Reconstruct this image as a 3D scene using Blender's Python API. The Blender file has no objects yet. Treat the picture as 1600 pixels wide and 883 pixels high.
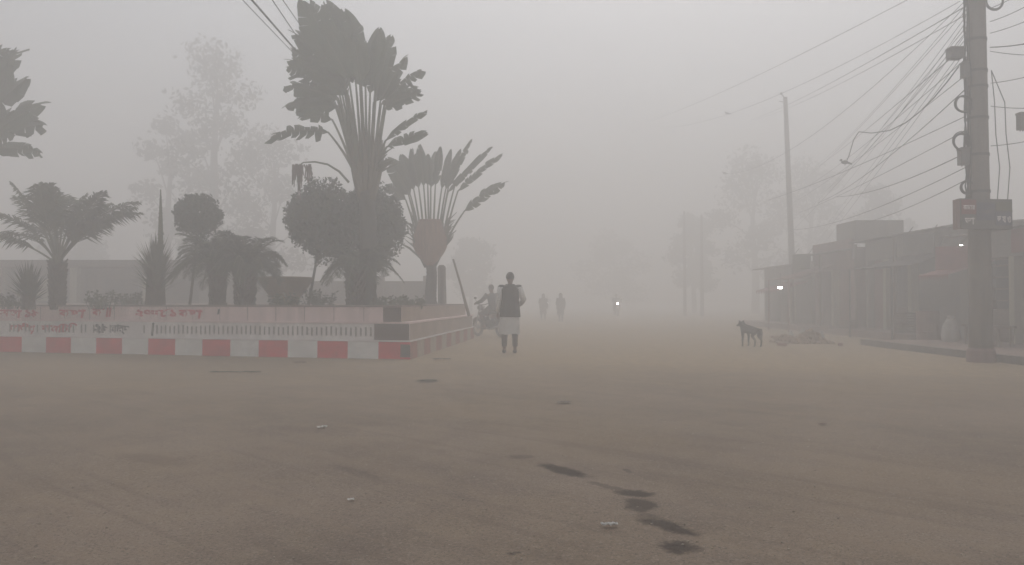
import bpy, math, random
from mathutils import Vector, Matrix, noise
PI = math.pi
R = math.radians
scene = bpy.context.scene
COL = scene.collection

# ------------------------------------------------------------------ camera
F = 1200.0; CAMH = 1.16; PITCH = math.atan(28.5/1200)
cam_d = bpy.data.cameras.new('camera'); cam = bpy.data.objects.new('camera', cam_d); COL.objects.link(cam)
cam_d.sensor_width = 36; cam_d.lens = 27.0; cam_d.clip_start = .05; cam_d.clip_end = 3000
cam.location = (0, 0, CAMH); cam.rotation_euler = (PI/2+PITCH, 0, 0)
scene.camera = cam

# ------------------------------------------------------------------ sky, sun, exposure
SUN_EL, SUN_AZ = R(54), R(16)
w = bpy.data.worlds.new("World"); scene.world = w; w.use_nodes = True
nt = w.node_tree; nt.nodes.clear()
sky = nt.nodes.new('ShaderNodeTexSky'); sky.sky_type = 'NISHITA'; sky.sun_disc = False
sky.sun_elevation = SUN_EL; sky.sun_rotation = SUN_AZ; sky.air_density = 1.0; sky.dust_density = 4.0; sky.ozone_density = 1.0
hs = nt.nodes.new('ShaderNodeHueSaturation'); hs.inputs['Saturation'].default_value = .42
bg = nt.nodes.new('ShaderNodeBackground'); bg.inputs[1].default_value = .125
out = nt.nodes.new('ShaderNodeOutputWorld')
nt.links.new(sky.outputs[0], hs.inputs['Color']); nt.links.new(hs.outputs[0], bg.inputs[0]); nt.links.new(bg.outputs[0], out.inputs[0])
sd = bpy.data.lights.new('sun', 'SUN'); sd.energy = .5; sd.angle = R(25); sd.color = (1, .96, .91)
so = bpy.data.objects.new('sun', sd); COL.objects.link(so)
sv = Vector((math.sin(SUN_AZ)*math.cos(SUN_EL), math.cos(SUN_AZ)*math.cos(SUN_EL), math.sin(SUN_EL)))
so.rotation_euler = sv.to_track_quat('Z', 'Y').to_euler(); so.location = (0, 0, 40)
vs = scene.view_settings; vs.view_transform = 'Standard'; vs.look = 'None'; vs.gamma = 1; vs.use_curve_mapping = False
vs.exposure = 0.25
cy = scene.cycles
cy.use_denoising = True; cy.max_bounces = 10; cy.volume_bounces = 5; cy.diffuse_bounces = 3; cy.transparent_max_bounces = 8
cy.sample_clamp_indirect = 4; cy.volume_step_rate = 4
HAZE_DENSITY = .040; HAZE_TOP = 20.0

# ------------------------------------------------------------------ helpers
def P(px, py, D):
    "photo pixel at depth D -> world point"
    u = (px-800)/F; v = -(py-441.5)/F
    d = Vector((u, math.cos(PITCH)-v*math.sin(PITCH), math.sin(PITCH)+v*math.cos(PITCH)))
    return Vector((0, 0, CAMH)) + d*(D/d.y)
def G(px, py, z=0.0):
    "photo pixel -> point on the ground"
    u = (px-800)/F; v = -(py-441.5)/F
    d = Vector((u, math.cos(PITCH)-v*math.sin(PITCH), math.sin(PITCH)+v*math.cos(PITCH)))
    t = (z-CAMH)/d.z
    return Vector((0, 0, CAMH)) + d*t

def tag(o, label=None, cat=None, group=None, kind=None):
    if label: o['label'] = label
    if cat: o['category'] = cat
    if group: o['group'] = group
    if kind: o['kind'] = kind
    return o
def empty(name, loc, label, cat, group=None, rz=0):
    o = bpy.data.objects.new(name, None); COL.objects.link(o); o.location = loc; o.rotation_euler = (0, 0, rz)
    o.empty_display_size = .2
    return tag(o, label, cat, group)
def kids(o): return [c for c in bpy.data.objects if c.parent == o]
def copy_tree(o, parent=None):
    c = o.copy(); COL.objects.link(c); c.parent = parent
    for ch in kids(o): copy_tree(ch, c)
    return c

class MB:
    def __init__(s): s.v = []; s.f = []; s.m = []
    def face(s, pts, m=0):
        i = len(s.v); s.v += [tuple(p) for p in pts]; s.f.append(tuple(range(i, i+len(pts)))); s.m.append(m)
    def box(s, lo, hi, m=0, M=None, bev=0):
        x0, y0, z0 = lo; x1, y1, z1 = hi
        c = [Vector(p) for p in ((x0,y0,z0),(x1,y0,z0),(x1,y1,z0),(x0,y1,z0),(x0,y0,z1),(x1,y0,z1),(x1,y1,z1),(x0,y1,z1))]
        if M is not None: c = [M @ p for p in c]
        i = len(s.v); s.v += [tuple(p) for p in c]
        for f in ((0,3,2,1),(4,5,6,7),(0,1,5,4),(1,2,6,5),(2,3,7,6),(3,0,4,7)):
            s.f.append(tuple(i+k for k in f)); s.m.append(m)
    def tube(s, pts, rad, n=8, m=0, cap=True, flat=1.0):
        pts = [Vector(p) for p in pts]
        if not hasattr(rad, '__len__'): rad = [rad]*len(pts)
        base = len(s.v); prev = None
        for k, p in enumerate(pts):
            t = (pts[min(k+1, len(pts)-1)]-pts[max(k-1, 0)])
            t = t.normalized() if t.length > 1e-9 else Vector((0, 0, 1))
            if prev is None:
                a = Vector((0, 1, 0)) if abs(t.y) < .9 else Vector((1, 0, 0))
                prev = (a - t*a.dot(t)).normalized()
            else:
                prev = (prev - t*prev.dot(t))
                prev = prev.normalized() if prev.length > 1e-6 else t.orthogonal().normalized()
            b = t.cross(prev)
            for j in range(n):
                a = 2*PI*j/n
                s.v.append(tuple(p + prev*math.cos(a)*rad[k]*flat + b*math.sin(a)*rad[k]))
        for k in range(len(pts)-1):
            for j in range(n):
                j2 = (j+1) % n
                s.f.append((base+k*n+j, base+k*n+j2, base+(k+1)*n+j2, base+(k+1)*n+j)); s.m.append(m)
        if cap:
            s.f.append(tuple(base+j for j in reversed(range(n)))); s.m.append(m)
            e = base+(len(pts)-1)*n; s.f.append(tuple(e+j for j in range(n))); s.m.append(m)
    def loft(s, rings, m=0, cap=True):
        n = len(rings[0]); base = len(s.v)
        for r in rings: s.v += [tuple(p) for p in r]
        for k in range(len(rings)-1):
            for j in range(n):
                j2 = (j+1) % n
                s.f.append((base+k*n+j, base+k*n+j2, base+(k+1)*n+j2, base+(k+1)*n+j)); s.m.append(m)
        if cap:
            s.f.append(tuple(base+j for j in reversed(range(n)))); s.m.append(m)
            e = base+(len(rings)-1)*n; s.f.append(tuple(e+j for j in range(n))); s.m.append(m)
    def ball(s, c, r, nu=12, nv=8, m=0, sc=(1, 1, 1)):
        c = Vector(c); rings = []
        for i in range(1, nv):
            a = PI*i/nv
            rings.append([c+Vector((math.sin(a)*math.cos(2*PI*j/nu)*r*sc[0], math.sin(a)*math.sin(2*PI*j/nu)*r*sc[1], -math.cos(a)*r*sc[2])) for j in range(nu)])
        s.loft(rings, m)
    def torus(s, c, R0, r, axis='y', n=28, k=8, m=0, tw=0):
        c = Vector(c); base = len(s.v)
        for i in range(n):
            a = 2*PI*i/n
            for j in range(k):
                b = 2*PI*j/k; q = R0+r*math.cos(b); h = r*math.sin(b)
                if axis == 'y': p = Vector((q*math.cos(a), h, q*math.sin(a)))
                elif axis == 'x': p = Vector((h, q*math.cos(a), q*math.sin(a)))
                else: p = Vector((q*math.cos(a), q*math.sin(a), h))
                s.v.append(tuple(c+p))
        for i in range(n):
            for j in range(k):
                i2 = (i+1) % n; j2 = (j+1) % k
                s.f.append((base+i*k+j, base+i2*k+j, base+i2*k+j2, base+i*k+j2)); s.m.append(m)
    def build(s, name, mats, parent=None, origin=None, smooth=False, bevel=0):
        if not isinstance(mats, (list, tuple)): mats = [mats]
        o0 = Vector(origin) if origin is not None else Vector((0, 0, 0))
        me = bpy.data.meshes.new(name)
        me.from_pydata([tuple(Vector(v)-o0) for v in s.v], [], s.f)
        for mt in mats: me.materials.append(mt)
        if len(mats) > 1: me.polygons.foreach_set('material_index', s.m)
        if smooth: me.polygons.foreach_set('use_smooth', [True]*len(me.polygons))
        me.update()
        o = bpy.data.objects.new(name, me); COL.objects.link(o)
        if parent is not None: o.parent = parent
        elif origin is not None: o.location = o0
        if bevel:
            b = o.modifiers.new('bevel', 'BEVEL'); b.width = bevel; b.segments = 2; b.limit_method = 'ANGLE'
        return o

# ------------------------------------------------------------------ materials
def mat(name, col, rough=.85, var=.25, scale=3.0, bump=.15, bscale=40.0, dust=0.0, dustcol=(.30, .24, .17), metal=0, col2=None, spec=.3, vert=False):
    m = bpy.data.materials.new(name); m.use_nodes = True; n = m.node_tree.nodes; L = m.node_tree.links
    b = n['Principled BSDF']; b.inputs['Roughness'].default_value = rough; b.inputs['Metallic'].default_value = metal
    b.inputs['Specular IOR Level'].default_value = spec
    tc = n.new('ShaderNodeTexCoord'); mp = n.new('ShaderNodeMapping')
    L.new(tc.outputs['Object'], mp.inputs[0])
    if vert: mp.inputs['Scale'].default_value = (4, 4, .4)
    nz = n.new('ShaderNodeTexNoise'); nz.inputs['Scale'].default_value = scale; nz.inputs['Detail'].default_value = 6; nz.inputs['Roughness'].default_value = .65
    L.new(mp.outputs[0], nz.inputs['Vector'])
    rp = n.new('ShaderNodeValToRGB'); rp.color_ramp.elements[0].position = .3; rp.color_ramp.elements[1].position = .7
    c1 = tuple(c*(1-var) for c in col); c2 = col2 if col2 else tuple(min(1, c*(1+var)) for c in col)
    rp.color_ramp.elements[0].color = (*c1, 1); rp.color_ramp.elements[1].color = (*c2, 1)
    L.new(nz.outputs['Fac'], rp.inputs[0]); cur = rp.outputs[0]
    if dust:
        n2 = n.new('ShaderNodeTexNoise'); n2.inputs['Scale'].default_value = scale*2.3; n2.inputs['Detail'].default_value = 8
        L.new(mp.outputs[0], n2.inputs['Vector'])
        mr = n.new('ShaderNodeMapRange'); mr.inputs[1].default_value = .35; mr.inputs[2].default_value = .72; mr.inputs[3].default_value = dust*.4; mr.inputs[4].default_value = min(1, dust*1.5)
        L.new(n2.outputs['Fac'], mr.inputs[0])
        mx = n.new('ShaderNodeMix'); mx.data_type = 'RGBA'; L.new(mr.outputs[0], mx.inputs[0]); L.new(cur, mx.inputs[6]); mx.inputs[7].default_value = (*dustcol, 1)
        cur = mx.outputs[2]
    L.new(cur, b.inputs['Base Color'])
    if bump:
        n3 = n.new('ShaderNodeTexNoise'); n3.inputs['Scale'].default_value = bscale; n3.inputs['Detail'].default_value = 4
        L.new(tc.outputs['Object'], n3.inputs['Vector'])
        bp = n.new('ShaderNodeBump'); bp.inputs['Strength'].default_value = bump; bp.inputs['Distance'].default_value = .02
        L.new(n3.outputs['Fac'], bp.inputs['Height']); L.new(bp.outputs[0], b.inputs['Normal'])
    return m
def emis(name, col, st):
    m = bpy.data.materials.new(name); m.use_nodes = True; b = m.node_tree.nodes['Principled BSDF']
    b.inputs['Base Color'].default_value = (*col, 1); b.inputs['Emission Color'].default_value = (*col, 1); b.inputs['Emission Strength'].default_value = st
    return m
DUST = (.27, .21, .15)
M = dict(
    red=mat('worn red paint', (.74, .025, .04), .7, .22, 2.5, .2, 30, .13, DUST),
    white=mat('worn white paint', (.88, .88, .84), .75, .12, 2.5, .2, 30, .12, DUST),
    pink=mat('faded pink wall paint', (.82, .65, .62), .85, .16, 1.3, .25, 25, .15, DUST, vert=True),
    pale=mat('faded white wall paint', (.84, .80, .77), .85, .16, 1.3, .25, 25, .10, DUST, vert=True),
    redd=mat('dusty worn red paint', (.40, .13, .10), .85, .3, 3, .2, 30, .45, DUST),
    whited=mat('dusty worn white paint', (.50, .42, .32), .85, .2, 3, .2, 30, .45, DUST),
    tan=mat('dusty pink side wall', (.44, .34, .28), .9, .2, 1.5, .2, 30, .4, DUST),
    groove=mat('grey flutes', (.30, .29, .27), .9, .2, 3, .2, 30, .25, DUST),
    brown=mat('brown tile', (.085, .05, .04), .7, .2, 5, .1, 30, .15, DUST),
    cap=mat('wall capping', (.26, .20, .18), .9, .2, 4, .2, 30, .2, DUST),
    soil=mat('planter soil', (.10, .075, .05), .95, .35, 2, .6, 12),
    redtext=mat('red brush lettering', (.50, .010, .035), .8, .3, 9, 0),
    blacktext=mat('black brush lettering', (.045, .045, .045), .8, .3, 9, 0),
    leaf=mat('palm leaf green', (.045, .072, .026), .6, .35, 1.5, 0, 10, .12, DUST),
    leaf2=mat('dusty leaf green', (.045, .068, .028), .65, .35, 2.2, 0, 10, .2, DUST),
    leafd=mat('dark leaf green', (.024, .042, .016), .65, .35, 3, 0, 10, .1, DUST),
    dead=mat('dead brown leaf', (.12, .07, .055), .85, .3, 3, .1, 20),
    petiole=mat('leaf stalk green', (.10, .11, .06), .6, .25, 3, 0, 10, .1, DUST),
    sheath=mat('olive leaf sheath', (.13, .105, .065), .75, .3, 5, .2, 20, vert=True),
    bulb=mat('reddish leaf base', (.31, .185, .125), .75, .25, 5, .2, 20, vert=True),
    trunk=mat('grey ringed trunk', (.060, .052, .042), .9, .3, 5, .5, 18),
    bark=mat('brown bark', (.085, .062, .045), .95, .35, 6, .6, 20),
    concrete=mat('weathered concrete', (.17, .155, .14), .9, .22, 2.2, .3, 25, .2, DUST, vert=True),
    steel=mat('dull dark steel', (.06, .06, .06), .6, .3, 6, .1, 30, .15, DUST, metal=.4),
    cable=mat('black cable', (.02, .02, .02), .6, .2, 10, 0),
    plaster=mat('stained plaster', (.20, .19, .165), .9, .25, 1.2, .2, 20, .25, DUST, vert=True),
    plaster2=mat('pink stained plaster', (.24, .15, .14), .9, .25, 1.2, .2, 20, .22, DUST, vert=True),
    cream=mat('cream limewash', (.42, .40, .30), .9, .18, 1.2, .2, 20, .18, DUST, vert=True),
    shutter=mat('grey steel shutter', (.12, .125, .12), .6, .25, 2, .1, 20, .3, DUST, metal=.3),
    shutterp=mat('red oxide steel shutter', (.21, .095, .085), .7, .25, 2, .1, 20, .35, DUST),
    roof=mat('rusted tin roof', (.10, .085, .075), .8, .35, 2, .1, 20, .2, DUST),
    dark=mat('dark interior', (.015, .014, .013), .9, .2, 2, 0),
    wood=mat('weathered wood', (.13, .09, .06), .85, .3, 5, .3, 30, .2, DUST),
    path=mat('brick footpath', (.27, .19, .17), .95, .25, 2.5, .4, 25, .4, DUST),
    rubble=mat('rubble', (.33, .22, .14), .95, .45, 7, .5, 25, .3, (.40, .33, .25)),
    brick=mat('broken brick', (.32, .12, .07), .9, .3, 8, .4, 30, .3, DUST),
    sack=mat('white woven sack', (.55, .54, .50), .8, .2, 6, .2, 30, .2, DUST),
    paper=mat('paper', (.60, .59, .56), .8, .1, 6, 0),
    skin=mat('skin', (.16, .085, .055), .55, .12, 8, 0),
    hair=mat('black hair', (.010, .009, .009), .6, .3, 40, .3, 200),
    vest=mat('black waistcoat cloth', (.012, .011, .012), .85, .25, 7, .2, 60, .06, DUST),
    kurta=mat('white kurta cloth', (.66, .66, .64), .85, .1, 5, .15, 60, .06, DUST),
    trouser=mat('brown trouser cloth', (.055, .038, .032), .85, .2, 7, .15, 60, .08, DUST),
    shoe=mat('dark sandal leather', (.03, .022, .018), .5, .2, 9, .1, 60),
    shirt=mat('grey jacket cloth', (.050, .052, .055), .85, .25, 7, .2, 60, .06, DUST),
    shawl=mat('dull shawl cloth', (.10, .085, .08), .9, .25, 7, .2, 60, .1, DUST),
    dog=mat('dark dog fur', (.045, .036, .030), .9, .35, 9, .4, 90),
    rubber=mat('tyre rubber', (.02, .02, .02), .85, .2, 9, .1, 60, .35, DUST),
    chrome=mat('dull chrome', (.35, .35, .34), .35, .15, 9, 0, metal=.9),
    bike=mat('dark red bike paint', (.10, .012, .014), .35, .15, 5, 0, 30, .25, DUST, spec=.5),
    signred=mat('sign red print', (.22, .055, .055), .6, .2, 4, 0, 10, .12, DUST),
    signblue=mat('sign blue print', (.075, .08, .125), .6, .2, 4, 0, 10, .12, DUST),
    signgreen=mat('sign olive print', (.11, .12, .075), .6, .2, 4, 0, 10, .15, DUST),
    signgrey=mat('sign grey backing', (.12, .12, .115), .6, .15, 4, 0, 10, .15, DUST),
    lamp=emis('lit lamp', (1, .97, .9), 45),
    head=emis('lit headlight', (1, .97, .88), 60),
    plastic=mat('grey plastic', (.13, .13, .13), .6, .2, 8, .05, 30, .15, DUST),
)

# ------------------------------------------------------------------ ground, road
def ground_material():
    m = bpy.data.materials.new('dusty asphalt'); m.use_nodes = True; n = m.node_tree.nodes; L = m.node_tree.links
    b = n['Principled BSDF']; b.inputs['Roughness'].default_value = .92; b.inputs['Specular IOR Level'].default_value = .15
    tc = n.new('ShaderNodeTexCoord'); OBJ = tc.outputs['Object']
    def math_(op, a, c=None, d=None):
        q = n.new('ShaderNodeMath'); q.operation = op
        for i, v in enumerate((a, c, d)):
            if v is None: continue
            if hasattr(v, 'node'): L.new(v, q.inputs[i])
            else: q.inputs[i].default_value = v
        return q.outputs[0]
    def noise_(sc, det=5, vec=OBJ, rough=.6, dist=0):
        q = n.new('ShaderNodeTexNoise'); q.inputs['Scale'].default_value = sc; q.inputs['Detail'].default_value = det; q.inputs['Roughness'].default_value = rough; q.inputs['Distortion'].default_value = dist
        L.new(vec, q.inputs['Vector']); return q.outputs['Fac']
    def rng_(v, a, b_, c=0, d=1):
        q = n.new('ShaderNodeMapRange'); q.interpolation_type = 'SMOOTHSTEP'
        L.new(v, q.inputs[0]); q.inputs[1].default_value = a; q.inputs[2].default_value = b_; q.inputs[3].default_value = c; q.inputs[4].default_value = d; return q.outputs[0]
    def mix_(f, a, c):
        q = n.new('ShaderNodeMix'); q.data_type = 'RGBA'
        L.new(f, q.inputs[0])
        for i, v in ((6, a), (7, c)):
            if hasattr(v, 'node'): L.new(v, q.inputs[i])
            else: q.inputs[i].default_value = (*v, 1)
        return q.outputs[2]
    sx = n.new('ShaderNodeSeparateXYZ'); L.new(OBJ, sx.inputs[0]); X, Y = sx.outputs[0], sx.outputs[1]
    # grainy asphalt with dust film
    c = mix_(rng_(noise_(.6, 7), .35, .68), (.178, .138, .107), (.262, .206, .160))
    c = mix_(rng_(noise_(3.5, 6, rough=.7), .40, .75, 0, .45), c, (.30, .235, .165))
    c = mix_(rng_(noise_(.22, 3), .45, .65, 0, .5), c, (.25, .185, .115))
    c = mix_(rng_(noise_(48, 3, rough=.7), .50, .66, 0, .55), c, (.33, .275, .22))
    c = mix_(rng_(noise_(75, 2, rough=.7), .52, .66, 0, .6), c, (.070, .056, .046))
    # long faint tyre streaks curving past the planter
    mp = n.new('ShaderNodeMapping'); L.new(OBJ, mp.inputs[0]); mp.vector_type = 'TEXTURE'; mp.inputs['Rotation'].default_value = (0, 0, R(-42)); mp.inputs['Scale'].default_value = (7, .40, 1)
    st = noise_(1.6, 6, mp.outputs[0], .6, .8)
    c = mix_(rng_(st, .50, .66, 0, .34), c, (.27, .205, .15))
    c = mix_(rng_(st, .46, .34, 0, .24), c, (.105, .078, .062))
    mp3 = n.new('ShaderNodeMapping'); L.new(OBJ, mp3.inputs[0]); mp3.vector_type = 'TEXTURE'; mp3.inputs['Rotation'].default_value = (0, 0, R(-68)); mp3.inputs['Scale'].default_value = (12, .7, 1)
    c = mix_(rng_(noise_(1.1, 6, mp3.outputs[0], .6, .5), .50, .66, 0, .2), c, (.27, .21, .15))
    # sand: along the front and side of the planter, spreading over the far road
    nzs = noise_(.8, 7)
    line = math_('ADD', Y, math_('MULTIPLY', X, .248))           # wall front is at 14.6
    edge = math_('ADD', line, math_('MULTIPLY', nzs, 5.0))
    s1 = rng_(edge, 13.2, 18.0)
    yd = math_('ADD', Y, math_('MULTIPLY', nzs, 9.0))
    s2 = rng_(yd, 9.5, 23.0, 0, .8)
    sand = math_('MAXIMUM', s1, s2)
    sandcol = mix_(rng_(noise_(5, 6), .35, .7), (.29, .22, .14), (.39, .30, .195))
    c = mix_(sand, c, sandcol)
    # wet stains with their own shape
    nd = n.new('ShaderNodeTexNoise'); nd.inputs['Scale'].default_value = 7; nd.inputs['Detail'].default_value = 6; nd.inputs['Roughness'].default_value = .75; L.new(OBJ, nd.inputs['Vector'])
    vm = n.new('ShaderNodeVectorMath'); vm.operation = 'MULTIPLY_ADD'; L.new(nd.outputs['Color'], vm.inputs[0]); vm.inputs[1].default_value = (.20, .20, 0); L.new(OBJ, vm.inputs[2])
    stain = None
    for (px, py, wpx, hpx, sl, s_) in ((880, 738, 62, 10, .28, 1), (948, 763, 55, 6, .28, .55), (992, 774, 52, 8, .1, 1), (1000, 792, 40, 16, 0, .9), (1045, 826, 74, 15, .33, 1), (1062, 858, 52, 15, .1, 1), (1020, 812, 34, 12, .4, .5), (815, 717, 36, 5, 0, .5), (980, 739, 14, 4, 0, .6), (667, 596, 30, 5, 0, .9), (805, 866, 14, 3, 0, .8), (560, 742, 60, 5, .35, .3), (240, 720, 90, 8, .2, .25)):
        ctr = G(px, py); a = G(px-wpx/2, py-sl*wpx/2); b2 = G(px+wpx/2, py+sl*wpx/2)
        ax = (b2-a); ln = ax.length/2; th = math.atan2(ax.y, ax.x)
        dep = (G(px, py-hpx/2)-G(px, py+hpx/2)).length/2*abs(math.cos(th))+.012
        q = n.new('ShaderNodeMapping'); q.vector_type = 'TEXTURE'; L.new(vm.outputs[0], q.inputs[0])
        q.inputs['Location'].default_value = (ctr.x+.10, ctr.y+.10, 0); q.inputs['Rotation'].default_value = (0, 0, th); q.inputs['Scale'].default_value = (ln*1.15, dep*1.15, 1e3)
        le = n.new('ShaderNodeVectorMath'); le.operation = 'LENGTH'; L.new(q.outputs[0], le.inputs[0])
        f = rng_(le.outputs['Value'], 1.35, .65, 0, .8*s_)
        stain = f if stain is None else math_('MAXIMUM', stain, f)
    c = mix_(stain, c, (.032, .024, .020))
    L.new(c, b.inputs['Base Color'])
    h = math_('ADD', math_('MULTIPLY', noise_(60, 4, rough=.75), .6), math_('MULTIPLY', noise_(6, 6), .9))
    bp = n.new('ShaderNodeBump'); bp.inputs['Strength'].default_value = .55; bp.inputs['Distance'].default_value = .02
    L.new(h, bp.inputs['Height']); L.new(bp.outputs[0], b.inputs['Normal'])
    return m
GM = ground_material()
g = MB(); g.face([(-500, -60, 0), (500, -60, 0), (500, 900, 0), (-500, 900, 0)])
tag(g.build('ground', mat('dry earth', (.25, .195, .135), .95, .25, .5, .4, 8)), kind='structure')
rnd = random.Random(5)
g = MB(); xs = [-60, 60]; 
NX, NY = 60, 90
grid = {}
for j in range(NY+1):
    for i in range(NX+1):
        x = -40+100*i/NX; y = -6+ (j/NY)**1.4*110
        z = .004+.02*max(0, noise.noise(Vector((x*.25, y*.25, 0)))) 
        grid[i, j] = (x, y, z)
base = 0
for j in range(NY+1):
    for i in range(NX+1): g.v.append(grid[i, j])
for j in range(NY):
    for i in range(NX):
        a = j*(NX+1)+i; g.f.append((a, a+1, a+NX+2, a+NX+1)); g.m.append(0)
tag(g.build('road', GM, smooth=True), kind='structure')

# footpath on the right, a real kerb step
g = MB()
g.box((9.15, 2, 0), (9.30, 20.2, .15), 1)
for k in range(9): pass
g.box((9.30, 2, 0), (12.6, 20.2, .135), 0)
tag(g.build('pavement', [M['path'], M['concrete']]), kind='structure')
g = MB(); g.box((11.0, 21.2, 0), (12.6, 37, .22), 0)
tag(g.build('shop_forecourt', [M['path']]), kind='structure')

# ------------------------------------------------------------------ stepped planter
CX, CY_ = -2.0, 15.1
fd = Vector((-9.67, 2.4, 0)).normalized(); sd_ = Vector((.82, 8.5, 0)).normalized()
C0 = Vector((CX, CY_, 0))
LEN_F, LEN_S = 18.0, 8.6
nf = Vector((fd.y, -fd.x, 0)) ; nf = nf if nf.y < 0 else -nf       # outward of the front
ns = Vector((sd_.y, -sd_.x, 0)); ns = ns if ns.x > 0 else -ns       # outward of the side
def foot(inF, inS, inB=None):
    # four corners of an inset footprint: front-left, corner, side end, back-left
    inB = inS if inB is None else inB
    # intersection of offset lines for the corner
    p = C0 - nf*inF; q = C0 - ns*inS
    det = fd.x*sd_.y-fd.y*sd_.x
    dd = q-p; t = (dd.x*sd_.y-dd.y*sd_.x)/det
    c = p+fd*t
    fl = C0+fd*LEN_F-nf*inF; se = C0+sd_*(LEN_S-inB)-ns*inS
    bl = se+fd*(LEN_F)
    return fl, c, se, bl
planter = empty('planter', (CX, CY_, 0), 'long stepped pink and white roadside planter with Bengali lettering and a red-striped kerb', 'planter')
def tier(mb, fp, z0, z1, seg=None, top=True):
    fl, c, se, bl = fp
    loop = [fl, c, se, bl]
    def zz(p, z): return (p.x, p.y, z)
    for a, b in ((fl, c), (c, se), (se, bl), (bl, fl)):
        if seg and a is not bl and not (a is se):
            L_ = (b-a).length; 
            n_ = max(1, round(L_/seg)); 
            cnt = 0
            for i in range(n_):
                # count outwards from the corner so that a red block ends at it
                k = (n_-1-i) if b is c else i
                p = a+(b-a)*(i/n_); q = a+(b-a)*((i+1)/n_)
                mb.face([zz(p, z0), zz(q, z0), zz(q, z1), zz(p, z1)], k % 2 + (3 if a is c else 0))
        else:
            mb.face([zz(a, z0), zz(b, z0), zz(b, z1), zz(a, z1)], 0)
    if top: mb.face([zz(p, z1) for p in (fl, c, se, bl)], 2 if seg else 0)
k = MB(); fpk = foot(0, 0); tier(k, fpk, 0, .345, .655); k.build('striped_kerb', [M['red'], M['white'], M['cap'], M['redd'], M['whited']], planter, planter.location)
# thin light coping on the kerb
k = MB(); tier(k, foot(-.012, -.012), .349, .375); k.build('kerb_coping', M['pale'], planter, planter.location)
fpm = foot(.05, .03)
k = MB(); tier(k, foot(.035, .015), .704, .735); k.build('middle_coping', M['pink'], planter, planter.location)
fpt = foot(.14, .22)
k = MB(); tier(k, foot(.125, .205), 1.034, 1.065); k.build('top_coping', M['cap'], planter, planter.location)
fs = foot(.3, .4)
def frame_on(fp, side='f'):
    fl, c, se, bl = fp
    if side == 'f': o, ax, nn = c, fd, nf
    else: o, ax, nn = c, sd_, ns
    return Matrix(((ax.x, nn.x, 0, o.x), (ax.y, nn.y, 0, o.y), (0, 0, 1, 0), (0, 0, 0, 1)))   # x along wall from corner, y outward
# pink side skin of the middle tier and brown corner tiles
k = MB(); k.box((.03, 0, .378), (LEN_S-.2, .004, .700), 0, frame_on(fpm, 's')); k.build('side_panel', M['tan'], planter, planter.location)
k = MB(); k.box((0.0, 0, .38), (.74, .012, .70), 0, frame_on(fpm)); k.build('corner_tile', M['brown'], planter, planter.location)
k = MB(); k.box((0.0, 0, .738), (.385, .012, 1.03), 0, frame_on(fpt)); k.build('corner_tile', M['brown'], planter, planter.location)
k = MB(); k.box((.0, 0, .05), (.2, .006, .30), 0, frame_on(fpk)); k.build('corner_tile', M['brown'], planter, planter.location)
k = MB(); tier(k, fpm, .375, .70); rr = random.Random(3); Mx = frame_on(fpm)
x = .80
while x < 16:
    if x < 5.9 or rr.random() < .45:
        k.box((x, 0, .455+rr.uniform(-.01, .01)), (x+.032, .010, .635+rr.uniform(-.02, .01)), 1, Mx)
    x += .108
k.build('middle_tier', [M['pale'], M['groove']], planter, planter.location)
k = MB(); tier(k, fpt, .735, 1.03)
for i in range(24):
    xx = .8+i*.66; k.box((xx, 0, .742), (xx+.012, .004, 1.028), 1, frame_on(fpt))
k.build('top_tier', [M['pink'], M['cap']], planter, planter.location)

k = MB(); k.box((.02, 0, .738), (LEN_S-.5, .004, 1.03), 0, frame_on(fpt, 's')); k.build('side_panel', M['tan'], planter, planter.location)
# brush lettering (Bengali), read as well as the haze lets
def lettering(txt, px, z, h, m, up, name='painted_lettering', width_px=None):
    cu = bpy.data.curves.new(name, 'FONT'); cu.body = txt; cu.size = h; cu.extrude = .0015; cu.offset = h*.045; cu.shear = .12
    tmp = bpy.data.objects.new('tmp', cu); COL.objects.link(tmp)
    dg = bpy.context.evaluated_depsgraph_get(); me = bpy.data.meshes.new_from_object(tmp.evaluated_get(dg))
    bpy.data.objects.remove(tmp); me.name = name
    if not me.vertices: return
    fp = fpt if up else fpm
    Mf = frame_on(fp); c = Mf.translation
    # distance along the wall for photo column px
    u = (px-800)/F; t = (u*c.y-c.x)/(fd.x-u*fd.y)
    x0 = min(v.co.x for v in me.vertices); x1 = max(v.co.x for v in me.vertices)
    y0 = min(v.co.y for v in me.vertices); y1 = max(v.co.y for v in me.vertices)
    u2 = (px+width_px-800)/F; t2 = (u2*c.y-c.x)/(fd.x-u2*fd.y)
    sx = (t-t2)/(x1-x0); sy = h/(y1-y0)
    for v in me.vertices:
        lx = (v.co.x-x0)*sx; wob = .012*math.sin(lx*9)
        p = Mf @ Vector((t-lx, .006+v.co.z, z+(v.co.y-y0)*sy+wob))
        v.co = p-planter.location
    me.materials.append(m)
    o = bpy.data.objects.new(name, me); COL.objects.link(o); o.parent = planter
    return o
T, B_ = True, False
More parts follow.
